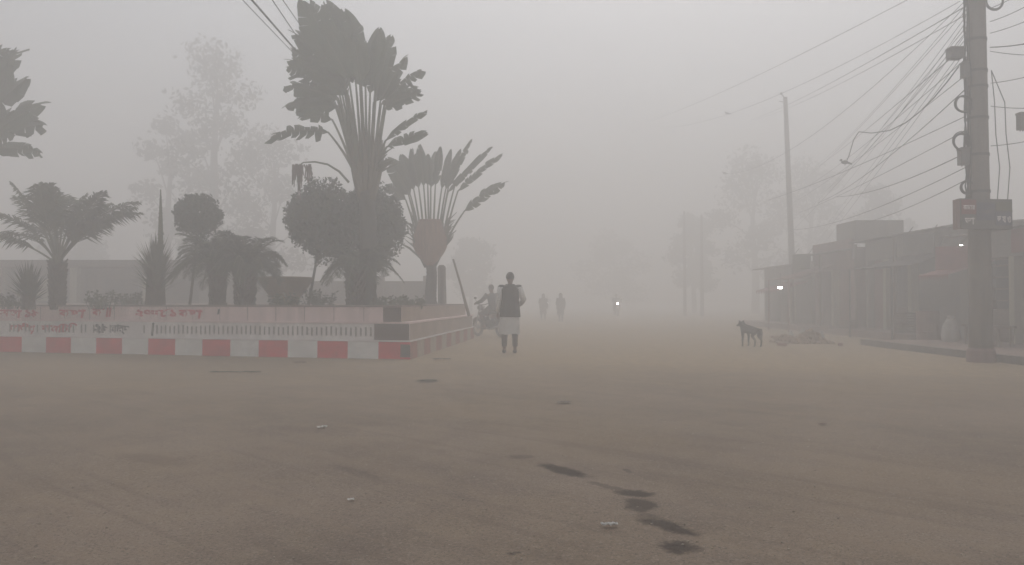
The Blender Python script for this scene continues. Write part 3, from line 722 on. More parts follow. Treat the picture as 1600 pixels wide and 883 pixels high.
# ------------------------------------------------------------------ shops on the right
SH = 'small shops along the right side of the road'
def shop(y0, y1, X, h, label, wallm, parts, roofm='roof', over=.55, para=0):
    root = empty('shop', (X, (y0+y1)/2, 0), label, 'shop', SH)
    # open front built from piers and lintel so that bays are real recesses
    k = MB(); k.box((X+.8, y0, 0), (X+5, y1, h)); 
    k.box((X, y0, 0), (X+.8, y0+.18, h)); k.box((X, y1-.18, 0), (X+.8, y1, h)); k.box((X+.002, y0+.18, h-.75), (X+.8, y1-.18, h-.002))
    k.build('wall', M[wallm], root, root.location)
    k = MB(); nseg = max(6, int((y1-y0)/.16)); zz = []
    for i in range(nseg+1):
        yy = y0-.12+(y1-y0+.24)*i/nseg; zz.append((yy, h+.10+(.03 if i % 2 else 0)))
    for i in range(nseg):
        (ya, za), (yb, zb) = zz[i], zz[i+1]
        k.face([(X-over, ya, za-.22), (X-over, yb, zb-.22), (X+5.2, yb, zb+.25), (X+5.2, ya, za+.25)]); k.face([(X-over, ya, za-.25), (X-over, yb, zb-.25), (X+5.2, yb, zb+.22), (X+5.2, ya, za+.22)])
        k.face([(X-over, ya, za-.25), (X-over, yb, zb-.25), (X-over, yb, zb-.22), (X-over, ya, za-.22)])
    k.build('roof', M[roofm], root, root.location)
    if para: box_obj('parapet', (X-.08, y0-.02, h-.42), (X-.004, y1+.02, h+para), M[wallm], root)
    for kind, a, b in parts:
        if kind in ('shutter', 'shutterp'):
            k = MB(); z = .2
            k.box((X+.22, a, .16), (X+.26, b, h-.75)); 
            while z < h-.85: k.box((X+.185, a+.02, z), (X+.22, b-.02, z+.055)); z += .085
            k.build('shutter', M[kind], root, root.location)
        elif kind == 'open':
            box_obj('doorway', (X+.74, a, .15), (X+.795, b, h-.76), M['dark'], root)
            box_obj('counter', (X+.12, a+.1, .15), (X+.55, b-.3, .95), M['wood'], root, .01)
            k = MB()
            for q in range(4): k.box((X+.5, a+.1, 1.15+q*.3), (X+.74, b-.1, 1.18+q*.3))
            k.build('shelves', M['wood'], root, root.location)
        elif kind == 'pier': box_obj('pier', (X-.03, a, .1), (X+.22, b, h-.754), M['cream'], root)
        elif kind == 'post': 
            k = MB(); k.tube([(X-over+.08, a, .1), (X-over+.08, a, h-.2)], .05, 8); k.build('post', M['wood'], root, root.location)
        elif kind == 'sign':
            box_obj('signboard', (X-.16, a, h-.68), (X-.09, b, h-.12), M['signred'], root, .006)
        elif kind == 'awning':
            k = MB(); k.face([(X-.02, a, h-.8), (X-.02, b, h-.8), (X-1.2, b, h-1.15), (X-1.2, a, h-1.15)]); k.face([(X-.02, a, h-.82), (X-.02, b, h-.82), (X-1.2, b, h-1.17), (X-1.2, a, h-1.17)])
            for i in range(14):
                yy = a+(b-a)*i/14; k.face([(X-1.2, yy, h-1.15), (X-1.2, yy+(b-a)/14, h-1.15), (X-1.2, yy+(b-a)/28, h-1.32)])
            k.build('awning', M['signred'], root, root.location)
    return root
shop(13.2, 20.4, 12.0, 2.98, 'nearest shop, behind the concrete pole, with a reddish shutter and a low roof', 'plaster',
     [('shutterp', 15.9, 18.3), ('pier', 15.7, 15.9), ('shutter', 13.5, 15.7), ('pier', 18.3, 18.5), ('open', 18.5, 20.2), ('sign', 16.2, 18.2), ('awning', 19.0, 20.4)], para=.05)
shop(20.9, 26.7, 12.3, 3.30, 'tall grey shop with a sloping roof edge just left of the concrete pole', 'plaster',
     [('shutter', 21.2, 23.6), ('pier', 23.6, 23.8), ('open', 23.8, 25.2), ('pier', 25.2, 25.4), ('shutterp', 25.4, 26.5), ('post', 23.7, 0), ('post', 26.4, 0)])
s3 = shop(26.9, 30.4, 12.0, 3.05, 'pinkish shop with a small rooftop room, third from the near end of the row', 'plaster2',
     [('shutterp', 27.2, 28.6), ('pier', 28.6, 28.8), ('open', 28.8, 30.2), ('post', 28.7, 0)], para=.3)
box_obj('rooftop_room', (12.1, 27.0, 3.3), (13.8, 28.6, 4.0), M['plaster'], s3, .01)
shop(30.7, 36.5, 12.0, 2.75, 'low dim shop with a drooping awning beyond the pinkish one', 'plaster', [('shutter', 31, 33), ('pier', 33, 33.2), ('open', 33.2, 35), ('shutter', 35.1, 36.3), ('post', 31.5, 0), ('awning', 31, 34)])

# clutter by the shops
def tarp(y0, y1, X, z0, z1, out_, label, m, seed):
    rg = random.Random(seed); k = MB(); nx, ny = 8, 14; b = len(k.v)
    for i in range(nx+1):
        for j in range(ny+1):
            t = i/nx; k.v.append((X-out_*t, y0+(y1-y0)*j/ny, z0+(z1-z0)*t-.18*math.sin(PI*t)*(.6+.4*math.sin(j*1.1+seed))+rg.uniform(-.02, .02)))
    for i in range(nx):
        for j in range(ny): a = i*(ny+1)+j; k.f.append((a, a+1, a+ny+2, a+ny+1)); k.m.append(0)
    for yy in (y0+.05, y1-.05): k.tube([(X-out_, yy, 0), (X-out_+.02, yy, z1)], .03, 6)
    o = k.build('tarpaulin', M[m], None, (X, (y0+y1)/2, 0)); return tag(o, label, 'tarpaulin', 'tarpaulins strung from the shops')
tarp(21.6, 24.4, 12.2, 2.55, 2.15, 1.5, 'sagging grey tarpaulin on two sticks in front of the tall grey shop', 'shawl', 3)
tarp(28.3, 30.6, 11.9, 2.5, 2.0, 1.7, 'sagging reddish tarpaulin on sticks in front of the pinkish shop', 'shutterp', 5)
def crate(x, y, z, label, rz=0, s_=.42):
    k = MB(); h = s_*.7
    for i in range(4):
        zz = .02+i*h/4
        for sy in (-1, 1): k.box((-s_/2, sy*s_/2-.01, zz), (s_/2, sy*s_/2+.01, zz+h/4-.02))
        for sx in (-1, 1): k.box((sx*s_/2-.01, -s_/2+.012, zz+.002), (sx*s_/2+.01, s_/2-.012, zz+h/4-.022))
    k.box((-s_/2+.012, -s_/2+.012, 0), (s_/2-.012, s_/2-.012, .018))
    for sx in (-1, 1):
        for sy in (-1, 1): k.box((sx*(s_/2-.03)-.015, sy*(s_/2-.03)-.015, .02), (sx*(s_/2-.03)+.015, sy*(s_/2-.03)+.015, h))
    o = k.build('wooden_crate', M['wood']); o.location = (x, y, z); o.rotation_euler = (0, 0, rz); return tag(o, label, 'crate', 'crates outside the shops')
crate(11.4, 22.3, .22, 'slatted wooden crate under the grey tarpaulin, bottom of its stack', .1); crate(11.42, 22.32, .52, 'slatted wooden crate under the grey tarpaulin, top of its stack', .3)
crate(11.3, 25.9, .22, 'single wooden crate outside the reddish shutter of the tall grey shop', .5); crate(11.2, 16.2, .135, 'wooden crate near the bench, right of the concrete pole', .2)
def oildrum(x, y, z, label):
    k = MB(); k.tube([(x, y, z+q) for q in (0, .02, .29, .30, .32, .33, .58, .59, .61, .62, .86, .88)], [.29, .285, .285, .30, .30, .285, .285, .30, .30, .285, .285, .29], 20)
    return tag(k.build('steel_drum', M['shutterp'], None, (x, y, z)), label, 'drum')
oildrum(11.35, 21.0, .0, 'rusty steel drum standing at the near corner of the tall grey shop')
def board(x, y, z, w_, h, label, m, tilt=.0):
    c = Vector((x, y, z)); root = empty('hanging_sign', c, label, 'sign', 'small shop signs', rz=tilt)
    k = MB(); k.box((-.03, -w_/2, -h/2), (.03, w_/2, h/2)); k.build('board', M[m], root, bevel=.006)
    k = MB(); 
    for q in (-1, 1): k.tube([(0, q*w_*.4, h/2), (.3, q*w_*.4, h/2+.25)], .012, 5)
    k.build('bracket', M['steel'], root)
board(11.4, 21.5, 2.75, .9, .55, 'small grey shop sign jutting out left of the concrete pole under the roof edge', 'signgrey', .5)
board(11.3, 19.4, 2.25, 1.1, .6, 'small reddish shop sign below the lit bulb, left of the concrete pole', 'signred', .7)
board(11.4, 30.2, 2.7, .8, .6, 'small olive shop sign on the pinkish shop', 'signgreen', .6)
def sack(p, label, seed, s=1.0, mt='sack', group='sacks by the shop fronts'):
    rg = random.Random(seed); rings = []
    for i in range(9):
        t = i/8; r_ = .22*s*math.sin(PI*min(1, .22+t*.74))**.5; z = t*.55*s
        rings.append([Vector((p[0], p[1], p[2]+z))+Vector((math.cos(2*PI*j/14)*r_*rg.uniform(.92, 1.06), math.sin(2*PI*j/14)*r_*.75, .02*rg.uniform(-1, 1))) for j in range(14)])
    k = MB(); k.loft(rings); k.tube([Vector(p)+Vector((0, 0, .53*s)), Vector(p)+Vector((.02, 0, .64*s))], [.05*s, .09*s], 8)
    return tag(k.build('sack', M[mt], None, p, smooth=True), label, 'sack', group)
sack((11.0, 19.3, .135), 'pale tied sack standing on the footpath left of the concrete pole', 1)
sack((11.35, 20.0, .135), 'second pale sack, leaning behind the first by the shop doorway', 2, .85)
k = MB()
bx = Vector((10.9, 17.6, .135))
for i, z in enumerate((.42,)): k.box((bx.x-.2, bx.y-.7, bx.z+z), (bx.x+.2, bx.y+.7, bx.z+z+.05))
for sx in (-.15, .15):
    for sy in (-.6, .6): k.box((bx.x+sx-.025, bx.y+sy-.025, bx.z), (bx.x+sx+.025, bx.y+sy+.025, bx.z+.42))
tag(k.build('bench', M['wood'], None, bx), 'plain wooden bench on the footpath in front of the nearest shop', 'bench')

# rubbish heap
k = MB(); rg = random.Random(6); hc = G(1262, 537)
for i in range(900):
    a = rg.uniform(0, 6.28); r_ = rg.random()**.6; x = hc.x+math.cos(a)*r_*.85; y = hc.y+.4+math.sin(a)*r_*.7
    z = .27*max(0, 1-r_**1.5)*rg.uniform(.5, 1.1)*(1+.5*math.sin(x*7)); s_ = rg.uniform(.015, .06)
    Mx = Matrix.Translation((x, y, z)) @ Matrix.Rotation(rg.uniform(0, 3), 4, Vector((rg.random(), rg.random(), rg.random()+.1)).normalized())
    k.box((-s_, -s_*.7, -s_*.5), (s_, s_*.7, s_*.5), 0, Mx)
tag(k.build('rubble_heap', M['rubble'], None, hc), 'low tan heap of rubble and litter at the roadside right of the dog', 'rubble', kind='stuff')
for i, (px, py, l) in enumerate(((1240, 536, 'small pale litter bag on the left side of the rubble heap'), (1258, 530, 'pale litter bag on top of the rubble heap'), (1288, 537, 'pale litter bag on the right side of the rubble heap'))):
    p = G(px, py); o = sack((p.x, p.y+.2, .06), l, 20+i, .42, 'sack', 'litter bags on the rubble heap'); o.name = 'litter_bag'
def brick(px, py, rz, l):
    p = G(px, py); k = MB(); k.box((-.11, -.055, 0), (.11, .055, .07)); o = k.build('brick', M['brick'], bevel=.006); o.location = (p.x, p.y, .012); o.rotation_euler = (0, 0, rz)
    return tag(o, l, 'brick', 'loose bricks by the rubble heap')
brick(1210, 529, .4, 'loose brick on the ground between the dog and the rubble heap'); brick(1313, 541, 1.2, 'loose brick right of the rubble heap, near the footpath'); brick(1222, 541, 2.1, 'loose brick in front of the left end of the rubble heap')

# ------------------------------------------------------------------ utility poles
def sag(a, b, s, n=24): return [a.lerp(b, i/n)+Vector((0, 0, -s*4*(i/n)*(1-i/n))) for i in range(n+1)]
pb = G(1533, 566); PX, PY = pb.x, pb.y
pole = empty('utility_pole', (PX, PY, 0), 'thick round concrete utility pole in front of the shops, carrying a signboard and tangled cables', 'utility pole', 'utility poles')
k = MB(); k.tube([(PX, PY, z) for z in (0, 1, 2, 3, 4, 5, 6, 7, 8, 9.2)], [.205-.0065*z for z in (0, 1, 2, 3, 4, 5, 6, 7, 8, 9.2)], 24); k.build('shaft', M['concrete'], pole, pole.location, smooth=True)
k = MB(); k.tube([(PX, PY, 0), (PX, PY, .22), (PX, PY, .27)], [.25, .24, .21], 20); k.build('footing', M['plaster2'], pole, pole.location)
for z in (6.9, 7.7, 8.6):
    box_obj('cross_arm', (PX-.7, PY-.25, z), (PX+.7, PY-.18, z+.08), M['steel'], pole)
    for dx in (-.62, -.3, .3, .62):
        k = MB(); k.tube([(PX+dx, PY-.21, z+.08), (PX+dx, PY-.21, z+.14), (PX+dx, PY-.21, z+.2)], [.035, .05, .03], 8); k.build('insulator', M['plastic'], pole, pole.location)
for z in (5.2, 5.5, 4.6, 3.9, 3.2, 6.1):
    k = MB(); k.tube([(PX, PY, z), (PX, PY, z+.05)], .205-.0065*z+.012, 20); k.build('clamp', M['steel'], pole, pole.location)
for (z, h, w_) in ((1.55, .30, .20),):
    k = MB(); n = 8; r_ = .2
    for i in range(n):
        a0 = -PI/2-w_/r_/2-.9+w_/r_*i/n; a1 = a0+w_/r_/n
        k.face([(PX+math.cos(a)*r_, PY+math.sin(a)*r_, zz) for a, zz in ((a0, z), (a1, z), (a1, z+h), (a0, z+h))])
    k.build('poster', M['plaster'], pole, pole.location)
# vertical service cables strapped to the pole
k = MB(); rg = random.Random(9)
for i in range(7):
    a = PI+rg.uniform(-.7, .5); r_ = .19
    k.tube([(PX+math.cos(a+.1*math.sin(z*2+i))*(r_+rg.uniform(0, .05)), PY+math.sin(a)*(r_), z) for z in [2.6+.25*j for j in range(22)]], .011, 5)
k.build('service_cable', M['cable'], pole, pole.location)

# the boxy signboard on the pole
sp = P(1538, 334, PY-.32); sg = empty('signboard', sp, 'boxy shop signboard with red, blue and olive panels fixed to the concrete pole', 'sign', rz=R(8))
def sbox(name, lo, hi, m, bev=0):
    k = MB(); k.box(lo, hi); return k.build(name, M[m], sg, None, bevel=bev)
sbox('cabinet', (-.53, -.06, -.29), (.53, .07, .27), 'signgrey', .008)
sbox('side_panel', (-.60, -.05, -.30), (-.535, .06, .25), 'plaster2', .005)
sbox('red_panel', (-.515, -.072, -.02), (-.22, -.0625, .25), 'signred')
sbox('blue_panel', (-.215, -.072, -.13), (.17, -.0625, .20), 'signblue')
sbox('olive_panel', (.175, -.072, .06), (.515, -.0625, .22), 'signgreen')
sbox('lower_panel', (.175, -.072, -.22), (.515, -.0625, .035), 'signblue')
sbox('divider', (.16, -.078, .038), (.52, -.0725, .056), 'steel')
def slabel(txt, x, z, h, wd, m):
    cu = bpy.data.curves.new('lettering', 'FONT'); cu.body = txt; cu.size = h; cu.extrude = .001; cu.offset = h*.02
    tmp = bpy.data.objects.new('tmp', cu); COL.objects.link(tmp)
    me = bpy.data.meshes.new_from_object(tmp.evaluated_get(bpy.context.evaluated_depsgraph_get())); bpy.data.objects.remove(tmp)
    if not me.vertices: return
    x0 = min(v.co.x for v in me.vertices); x1 = max(v.co.x for v in me.vertices); y0 = min(v.co.y for v in me.vertices); y1 = max(v.co.y for v in me.vertices)
    for v in me.vertices: v.co = Vector((x+(v.co.x-x0)/(x1-x0)*wd, -.0755-v.co.z, z+(v.co.y-y0)/(y1-y0)*h))
    me.materials.append(M[m]); me.name = 'lettering'; o = bpy.data.objects.new('lettering', me); COL.objects.link(o); o.parent = sg
slabel('কফি', -.17, -.02, .10, .30, 'signgrey'); slabel('ভ ষ ও', .20, -.17, .12, .28, 'pale'); slabel('বাজার', -.49, .06, .09, .24, 'pale'); slabel('ভা', -.46, -.21, .13, .2, 'pale')
k = MB()
for z in (-.15, .15): k.box((-.16, .07, z), (.16, .30, z+.03))
k.build('bracket', M['steel'], sg)

# coils of spare cable hung on the pole
CO = 'coils of spare cable on the concrete pole'
def coil(px, py, r_, label, seed, n=5, D=None):
    rg = random.Random(seed); D = PY-.05 if D is None else D; c = P(px, py, D); k = MB(); r_ = r_*D/F
    for i in range(n):
        k.torus(c+Vector((rg.uniform(-.015, .015), rg.uniform(-.03, .03), rg.uniform(-.015, .015))), r_*rg.uniform(.88, 1.05), .011, 'y', 28, 5)
    k.tube([c+Vector((0, 0, r_)), c+Vector((.12, .05, r_+.06))], .012, 5)
    return tag(k.build('cable_coil', M['cable'], None, c, smooth=True), label, 'cable coil', CO)
coil(1505, 163, 13, 'upper loop of spare black cable hanging on the left side of the concrete pole', 1)
coil(1503, 221, 14, 'middle and largest loop of spare black cable on the left side of the concrete pole', 2)
coil(1511, 293, 10, 'small tight loop of cable on the pole just above the signboard', 3, 7)
coil(1553, 2, 14, 'loop of cable at the top of the picture on the right side of the pole', 4, 4)
def kbox(px, py, w_, h, d, label, name='junction_box', D=None, arm=None, mt='plastic', cat='junction box', grp='cable junction boxes around the concrete pole'):
    D = PY if D is None else D; c = P(px, py, D); k = MB(); s_ = D/F
    k.box((c.x-w_/2*s_, c.y-d/2, c.z-h/2*s_), (c.x+w_/2*s_, c.y+d/2, c.z+h/2*s_))
    if name == 'junction_box': 
        k.box((c.x-w_/2*s_-.008, c.y-d/2-.01, c.z+h/2*s_-.03), (c.x+w_/2*s_+.008, c.y+d/2+.008, c.z+h/2*s_+.012))
        for q in (-.3, 0, .3): k.tube([(c.x+q*w_*s_, c.y, c.z-h/2*s_), (c.x+q*w_*s_, c.y, c.z-h/2*s_-.03)], .012, 6)
    if arm: k.tube([c, c.lerp(arm, .5)+Vector((0, 0, .04)), arm], .014, 6)
    return tag(k.build(name, M[mt], None, c, bevel=.008), label, cat, grp)
kbox(1492, 84, 20, 17, .2, 'square box on a short arm left of the concrete pole, near the top', arm=Vector((PX-.1, PY, P(0, 95, PY).z)))
kbox(1509, 110, 12, 24, .14, 'narrow upright box strapped to the pole under the square box')
kbox(1508, 245, 18, 26, .16, 'dark box on the pole just below the largest cable loop')
kbox(1598, 190, 14, 26, .14, 'dark box hung on the cable at the right edge of the picture')

# overhead cables
CB = 'overhead cables'
def cable(a, b, s, label, r_=.012, mid=None, grp=CB):
    r_ *= .75
    k = MB(); pts = sag(a, b, s, 30); k.tube(pts, r_, 5); o = k.build('overhead_cable', M['cable'], None, a, smooth=True)
    return tag(o, label, 'cable', grp)
def PP(px, py, D): return P(px, py, D)
rg = random.Random(17)
mz = [(1512, 8), (1511, 22), (1511, 48), (1510, 70), (1509, 92), (1508, 118), (1508, 140), (1508, 182), (1507, 205), (1507, 240), (1508, 262), (1508, 282)]
ends = [(1228, 158, 38), (1226, 162, 38), (1322, 258, 34), (1300, 240, 40), (1280, 270, 36), (1262, 295, 40), (1300, 300, 30), (1230, 300, 29.5), (1270, 322, 34), (1330, 300, 26), (1260, 350, 31), (1345, 345, 27)]
dsc = ['topmost of the bunch', 'second from top of the bunch', 'third from top of the bunch', 'fourth from top of the bunch', 'fifth from top of the bunch', 'sixth from top of the bunch', 'sixth from bottom of the bunch', 'fifth from bottom of the bunch', 'fourth from bottom of the bunch', 'third from bottom of the bunch', 'second from bottom of the bunch', 'lowest of the bunch']
for i, ((sx, sy), (ex, ey, D)) in enumerate(zip(mz, ends)):
    cable(P(sx, sy, PY), P(sx, sy, PY)+(P(ex, ey, D)-P(sx, sy, PY))*(1.7 if D > 33 and ey < 310 else 1.25), .08+rg.uniform(0, .28), 'thin cable from the concrete pole into the fog, '+dsc[i], .010 if i % 3 else .013)
for i in range(9):
    a = P(1512, 4+i*9, PY); e = P(1395-i*9+rg.uniform(-20, 20), 130+i*22, 22+i*.8)
    cable(a, a+(e-a)*4.2, .25, 'one of nine hair-thin faint cables fanning left from the top of the concrete pole', .008, grp='hair-thin cables fanning from the pole top')
# thick bowed drop cable
k = MB(); q = [P(x, y, D) for x, y, D in ((1498, 104, 14.3), (1480, 128, 14.8), (1460, 152, 15.4), (1438, 174, 16), (1415, 192, 16.8), (1390, 204, 17.6), (1362, 208, 18.5), (1342, 206, 19.3), (1334, 218, 20), (1326, 245, 21), (1320, 258, 21.5))]
k.tube(q, .012, 6); tag(k.build('overhead_cable', M['cable'], None, q[0], smooth=True), 'thickest drop cable, bowing down to the left from the concrete pole', 'cable', CB)
# wires sweeping across the top
cable(P(1440, -12, 20), P(1000, 194, 56), .3, 'upper of the two long wires sweeping across the sky right of centre', .013)
c2 = (P(1500, 2, 20), P(1020, 200, 58)); cable(c2[0], c2[1], .9, 'lower of the two long wires sweeping across the sky right of centre', .012)
cable(P(1530, -20, 16), P(1130, 272, 46), 1.0, 'long sagging wire below the two sweeping ones', .010)
for i, ((sx, sy), (ex, ey, D), l) in enumerate((((1545, 14), (1640, -40, 13.5), 'topmost cable leaving the pole to the right'), ((1547, 34), (1650, -18, 13), 'second cable leaving the pole to the right'), ((1547, 52), (1660, 5, 13), 'third cable leaving the pole to the right'),
        ((1547, 74), (1670, 52, 12.6), 'dark thick cable leaving the pole to the right, fourth from the top'), ((1547, 80), (1665, 84, 13.5), 'nearly level cable leaving the pole to the right'), ((1548, 130), (1665, 100, 13), 'cable rising gently to the right, above the dark box'),
        ((1548, 166), (1670, 164, 13.4), 'level thin cable to the right through the dark box'), ((1548, 228), (1665, 204, 13.2), 'lowest cable leaving the pole to the right'))):
    cable(P(sx, sy, PY), P(ex, ey, D), .05, l, .014 if i == 3 else .009)
for (x, l) in ((1556, 'slack cable hanging down just right of the concrete pole'), (1572, 'slack cable hanging furthest right of the concrete pole')):
    q = [P(1549, 110, PY), P(x-2, 160, PY), P(x, 210, PY), P(x+6, 262, PY), P(x+2, 318, PY)]; k = MB(); k.tube(q, .009, 5); tag(k.build('overhead_cable', M['cable'], None, q[0], smooth=True), l, 'cable', CB)
# cables top left
for i, (a, b, r_, l) in enumerate((((372, -25, 12.5), (458, 74, 17.6), .028, 'thickest cable bundle at the top left, running to the tall palm'), ((360, -20, 12.8), (448, 72, 17.8), .012, 'thin cable just left of the thick bundle at the top left'),
                          ((412, -20, 12.5), (466, 60, 17.5), .014, 'first thin cable right of the thick bundle at the top left'), ((428, -20, 12.9), (478, 52, 17.8), .012, 'outermost thin cable right of the thick bundle at the top left'))):
    A = P(*a); Bp = P(*b); cable(A+(A-Bp)*.5, Bp+(Bp-A)*3.0, .0, l, r_)
# small things on the wires
def bird(p, label):
    k = MB(); p = Vector(p); k.ball(p+Vector((0, 0, .06)), .07, 10, 7, sc=(1.5, .8, .75)); k.ball(p+Vector((-.10, 0, .12)), .035, 8, 6)
    k.tube([p+Vector((-.125, 0, .12)), p+Vector((-.165, 0, .115))], [.012, .003], 5); k.tube([p+Vector((.08, 0, .05)), p+Vector((.2, 0, .01))], [.035, .02], 6, flat=.4)
    return tag(k.build('bird', M['hair'], None, p, smooth=True), label, 'bird', 'birds on the wires')
def on_wire(a, b, s, t): return a.lerp(b, t)+Vector((0, 0, -s*4*t*(1-t)))
bird(on_wire(*c2, .9, .52), 'dark bird perched on the lower sweeping wire, above and right of the far pole')
bird(P(1320, 257, 21.5), 'dark bird perched where the bowed drop cable ends in the fog')
bird(on_wire(P(1530, -20, 16), P(1130, 272, 46), 1.0, .985), 'dark bird perched at the far left end of the sagging wire')

def farpole(px_t, py_t, px_b, D, label, r_=.14, arm=True):
    t = P(px_t, py_t, D); b = Vector(((px_b-800)/F*D, D, 0)); root = empty('utility_pole', b, label, 'utility pole', 'utility poles')
    k = MB(); k.tube([b, b.lerp(t, .5), t], [r_, r_*.8, r_*.6], 14); k.build('shaft', M['concrete'], root, b, smooth=True)
    if arm:
        k = MB(); k.tube([t+Vector((0, 0, -.1)), t+Vector((-.14, 0, .1)), t+Vector((-.2, 0, .16))], .03, 6); k.ball(t+Vector((-.2, 0, .18)), .07, 8, 6); k.tube([t+Vector((-.05, 0, -.25)), t+Vector((-.3, 0, -.2))], .025, 6); k.build('insulator_bracket', M['steel'], root, b)
    return root
farpole(1227, 152, 1241, 38, 'tall thin utility pole standing in the fog left of the shop row', .17)
farpole(1069, 330, 1070, 58, 'left of the two faint short poles in the distance', .13, False)
farpole(1096, 336, 1097, 56, 'right of the two faint short poles in the distance', .14, False)

# lamps
def bulb(px, py, D, label, r_, arm, mt='lamp', anchor=None):
    c = P(px, py, D); root = empty('bulb_lamp', c, label, 'lamp', 'lit bulbs')
    k = MB(); k.ball(c, r_, 12, 8, sc=(1.5, 1, .7)); k.build('bulb', M[mt], root, c, smooth=True)
    k = MB(); k.tube([c+Vector((0, 0, r_*.7)), c+Vector((0, 0, r_*.7+.07))], [.03, .025], 8); k.build('socket', M['plastic'], root, c)
    k = MB(); k.tube([c+Vector((0, 0, r_*.7+.07)), c+Vector((arm[0]*.5, arm[1]*.5, arm[2]+.05)), c+Vector(arm)], .009, 5); k.build('cord', M['cable'], root, c)
bulb(1502, 385, 19.6, 'lit white bulb hanging in front of the nearest shop, left of the concrete pole', .042, (.45, 0, .25))
bulb(1219, 449.5, 28.6, 'lit white bulb hanging at head height left of the shop row', .062, (.38, 1.0, .5))

# ------------------------------------------------------------------ figures
def skinmesh(name, verts, edges, mat_, parent, sub=2, root_i=0):
    me = bpy.data.meshes.new(name); me.from_pydata([v[0] for v in verts], edges, []); me.materials.append(mat_)
    o = bpy.data.objects.new(name, me); COL.objects.link(o); o.parent = parent
    sm = o.modifiers.new('skin', 'SKIN'); sm.use_smooth_shade = True; sm.branch_smoothing = .4
    for i, v in enumerate(verts):
        r_ = v[1]; me.skin_vertices[0].data[i].radius = r_ if hasattr(r_, '__len__') else (r_, r_)
        me.skin_vertices[0].data[i].use_root = (i == root_i)
    ss = o.modifiers.new('sub', 'SUBSURF'); ss.levels = sub; ss.render_levels = sub
    return o
def ell(c, rx, ry, n=20, rot=0): return [Vector(c)+Vector((math.cos(2*PI*j/n)*rx, math.sin(2*PI*j/n)*ry, 0)) for j in range(n)]
def person(loc, rz, label, J=None, s=1.0, top='kurta', vest='vest', pants='trouser', hem=.40, vest_hem=.76, group=None, cap=False, shawl=None, seated=False):
    "front of the figure is -Y"
    root = empty('person', loc, label, 'person', group, rz=rz); root.scale = (s, s, s)
    j = dict(pel=(0, 0, .93), spn=(0, 0, 1.10), cst=(0, .0, 1.28), nck=(0, .01, 1.44), hb=(0, -.01, 1.50), hm=(0, -.012, 1.585), ht=(0, -.005, 1.655),
             shL=(-.185, 0, 1.37), elL=(-.245, .03, 1.10), wrL=(-.265, -.02, .86), shR=(.185, 0, 1.37), elR=(.27, .03, 1.11), wrR=(.20, -.17, 1.02),
             hpL=(-.095, 0, .88), knL=(-.10, -.03, .49), anL=(-.105, .03, .10), hpR=(.095, 0, .88), knR=(.115, .05, .49), anR=(.12, .13, .11))
    if J: j.update(J)
    V = {k_: Vector(v) for k_, v in j.items()}
    R_ = dict(pel=(.14, .105), spn=(.125, .10), cst=(.145, .11), nck=.052, hb=.062, hm=(.080, .094), ht=(.062, .074), sh=.058, el=.040, wr=.026, hp=.088, kn=.056, an=.036)
    names = ['pel', 'spn', 'cst', 'nck', 'hb', 'hm', 'ht']; vs_ = [(V[n_], R_[n_]) for n_ in names]; ed = [(i, i+1) for i in range(6)]
    for sd__ in 'LR':
        i = len(vs_); vs_ += [(V['sh'+sd__], .058), (V['el'+sd__], .040), (V['wr'+sd__], .026)]; ed += [(2, i), (i, i+1), (i+1, i+2)]
        d = (V['wr'+sd__]-V['el'+sd__]).normalized(); pc = V['wr'+sd__]+d*.055; pe = V['wr'+sd__]+d*.095
        vs_ += [(pc, (.036, .018)), (pe, (.036, .015))]; ed += [(i+2, i+3), (i+3, i+4)]
        across = Vector((0, 1, 0)); across = (across-d*across.dot(d)).normalized(); inw = d.cross(across)
        for q, (o_, l_) in enumerate(((-.028, .062), (-.010, .075), (.010, .070), (.027, .056))):
            a = len(vs_); p1 = pe+across*o_+d*l_*.5; p2 = p1+d*l_*.42+inw*(.02 if sd__ == 'L' else -.02)
            vs_ += [(p1, .009), (p2, .008)]; ed += [(i+4, a), (a, a+1)]
        a = len(vs_); p1 = pc-across*.040+d*.01; p2 = p1-across*.012+d*.035; vs_ += [(p1, .012), (p2, .009)]; ed += [(i+3, a), (a, a+1)]
        i = len(vs_); kn = V['kn'+sd__]; an = V['an'+sd__]
        calf = kn.lerp(an, .35)+Vector((0, .012, 0))
        toe = an+Vector(j.get('toe'+sd__, (.01, -.17, -.07))); heel = an+Vector((0, .045, -.055))
        vs_ += [(V['hp'+sd__], .088), (kn, .056), (calf, .052), (an, .034), (toe, (.038, .022)), (heel, .03)]; ed += [(0, i), (i, i+1), (i+1, i+2), (i+2, i+3), (i+3, i+4), (i+3, i+5)]
    # nose and ears
    i = len(vs_); hm = V['hm']
    vs_ += [(hm+Vector((0, -.100, -.012)), .012), (hm+Vector((-.086, .008, -.005)), (.016, .008)), (hm+Vector((.086, .008, -.005)), (.016, .008))]; ed += [(5, i), (5, i+1), (5, i+2)]
    skinmesh('body', vs_, ed, M['skin'], root)
    # eyes, mouth
    for q in (-.032, .032):
        k = MB(); k.ball(hm+Vector((q, -.083, .004)), .013, 8, 6); k.build('eye', M['paper'], root, smooth=True)
        k = MB(); k.ball(hm+Vector((q, -.094, .004)), .006, 6, 5); k.build('pupil', M['hair'], root)
    k = MB(); k.tube([hm+Vector((-.024, -.083, -.05)), hm+Vector((0, -.092, -.048)), hm+Vector((.024, -.083, -.05))], [.004, .008, .004], 6); k.build('mouth', M['signred'], root)
    # hair
    k = MB(); hc_ = hm+Vector((0, .012, .022)); rings = []
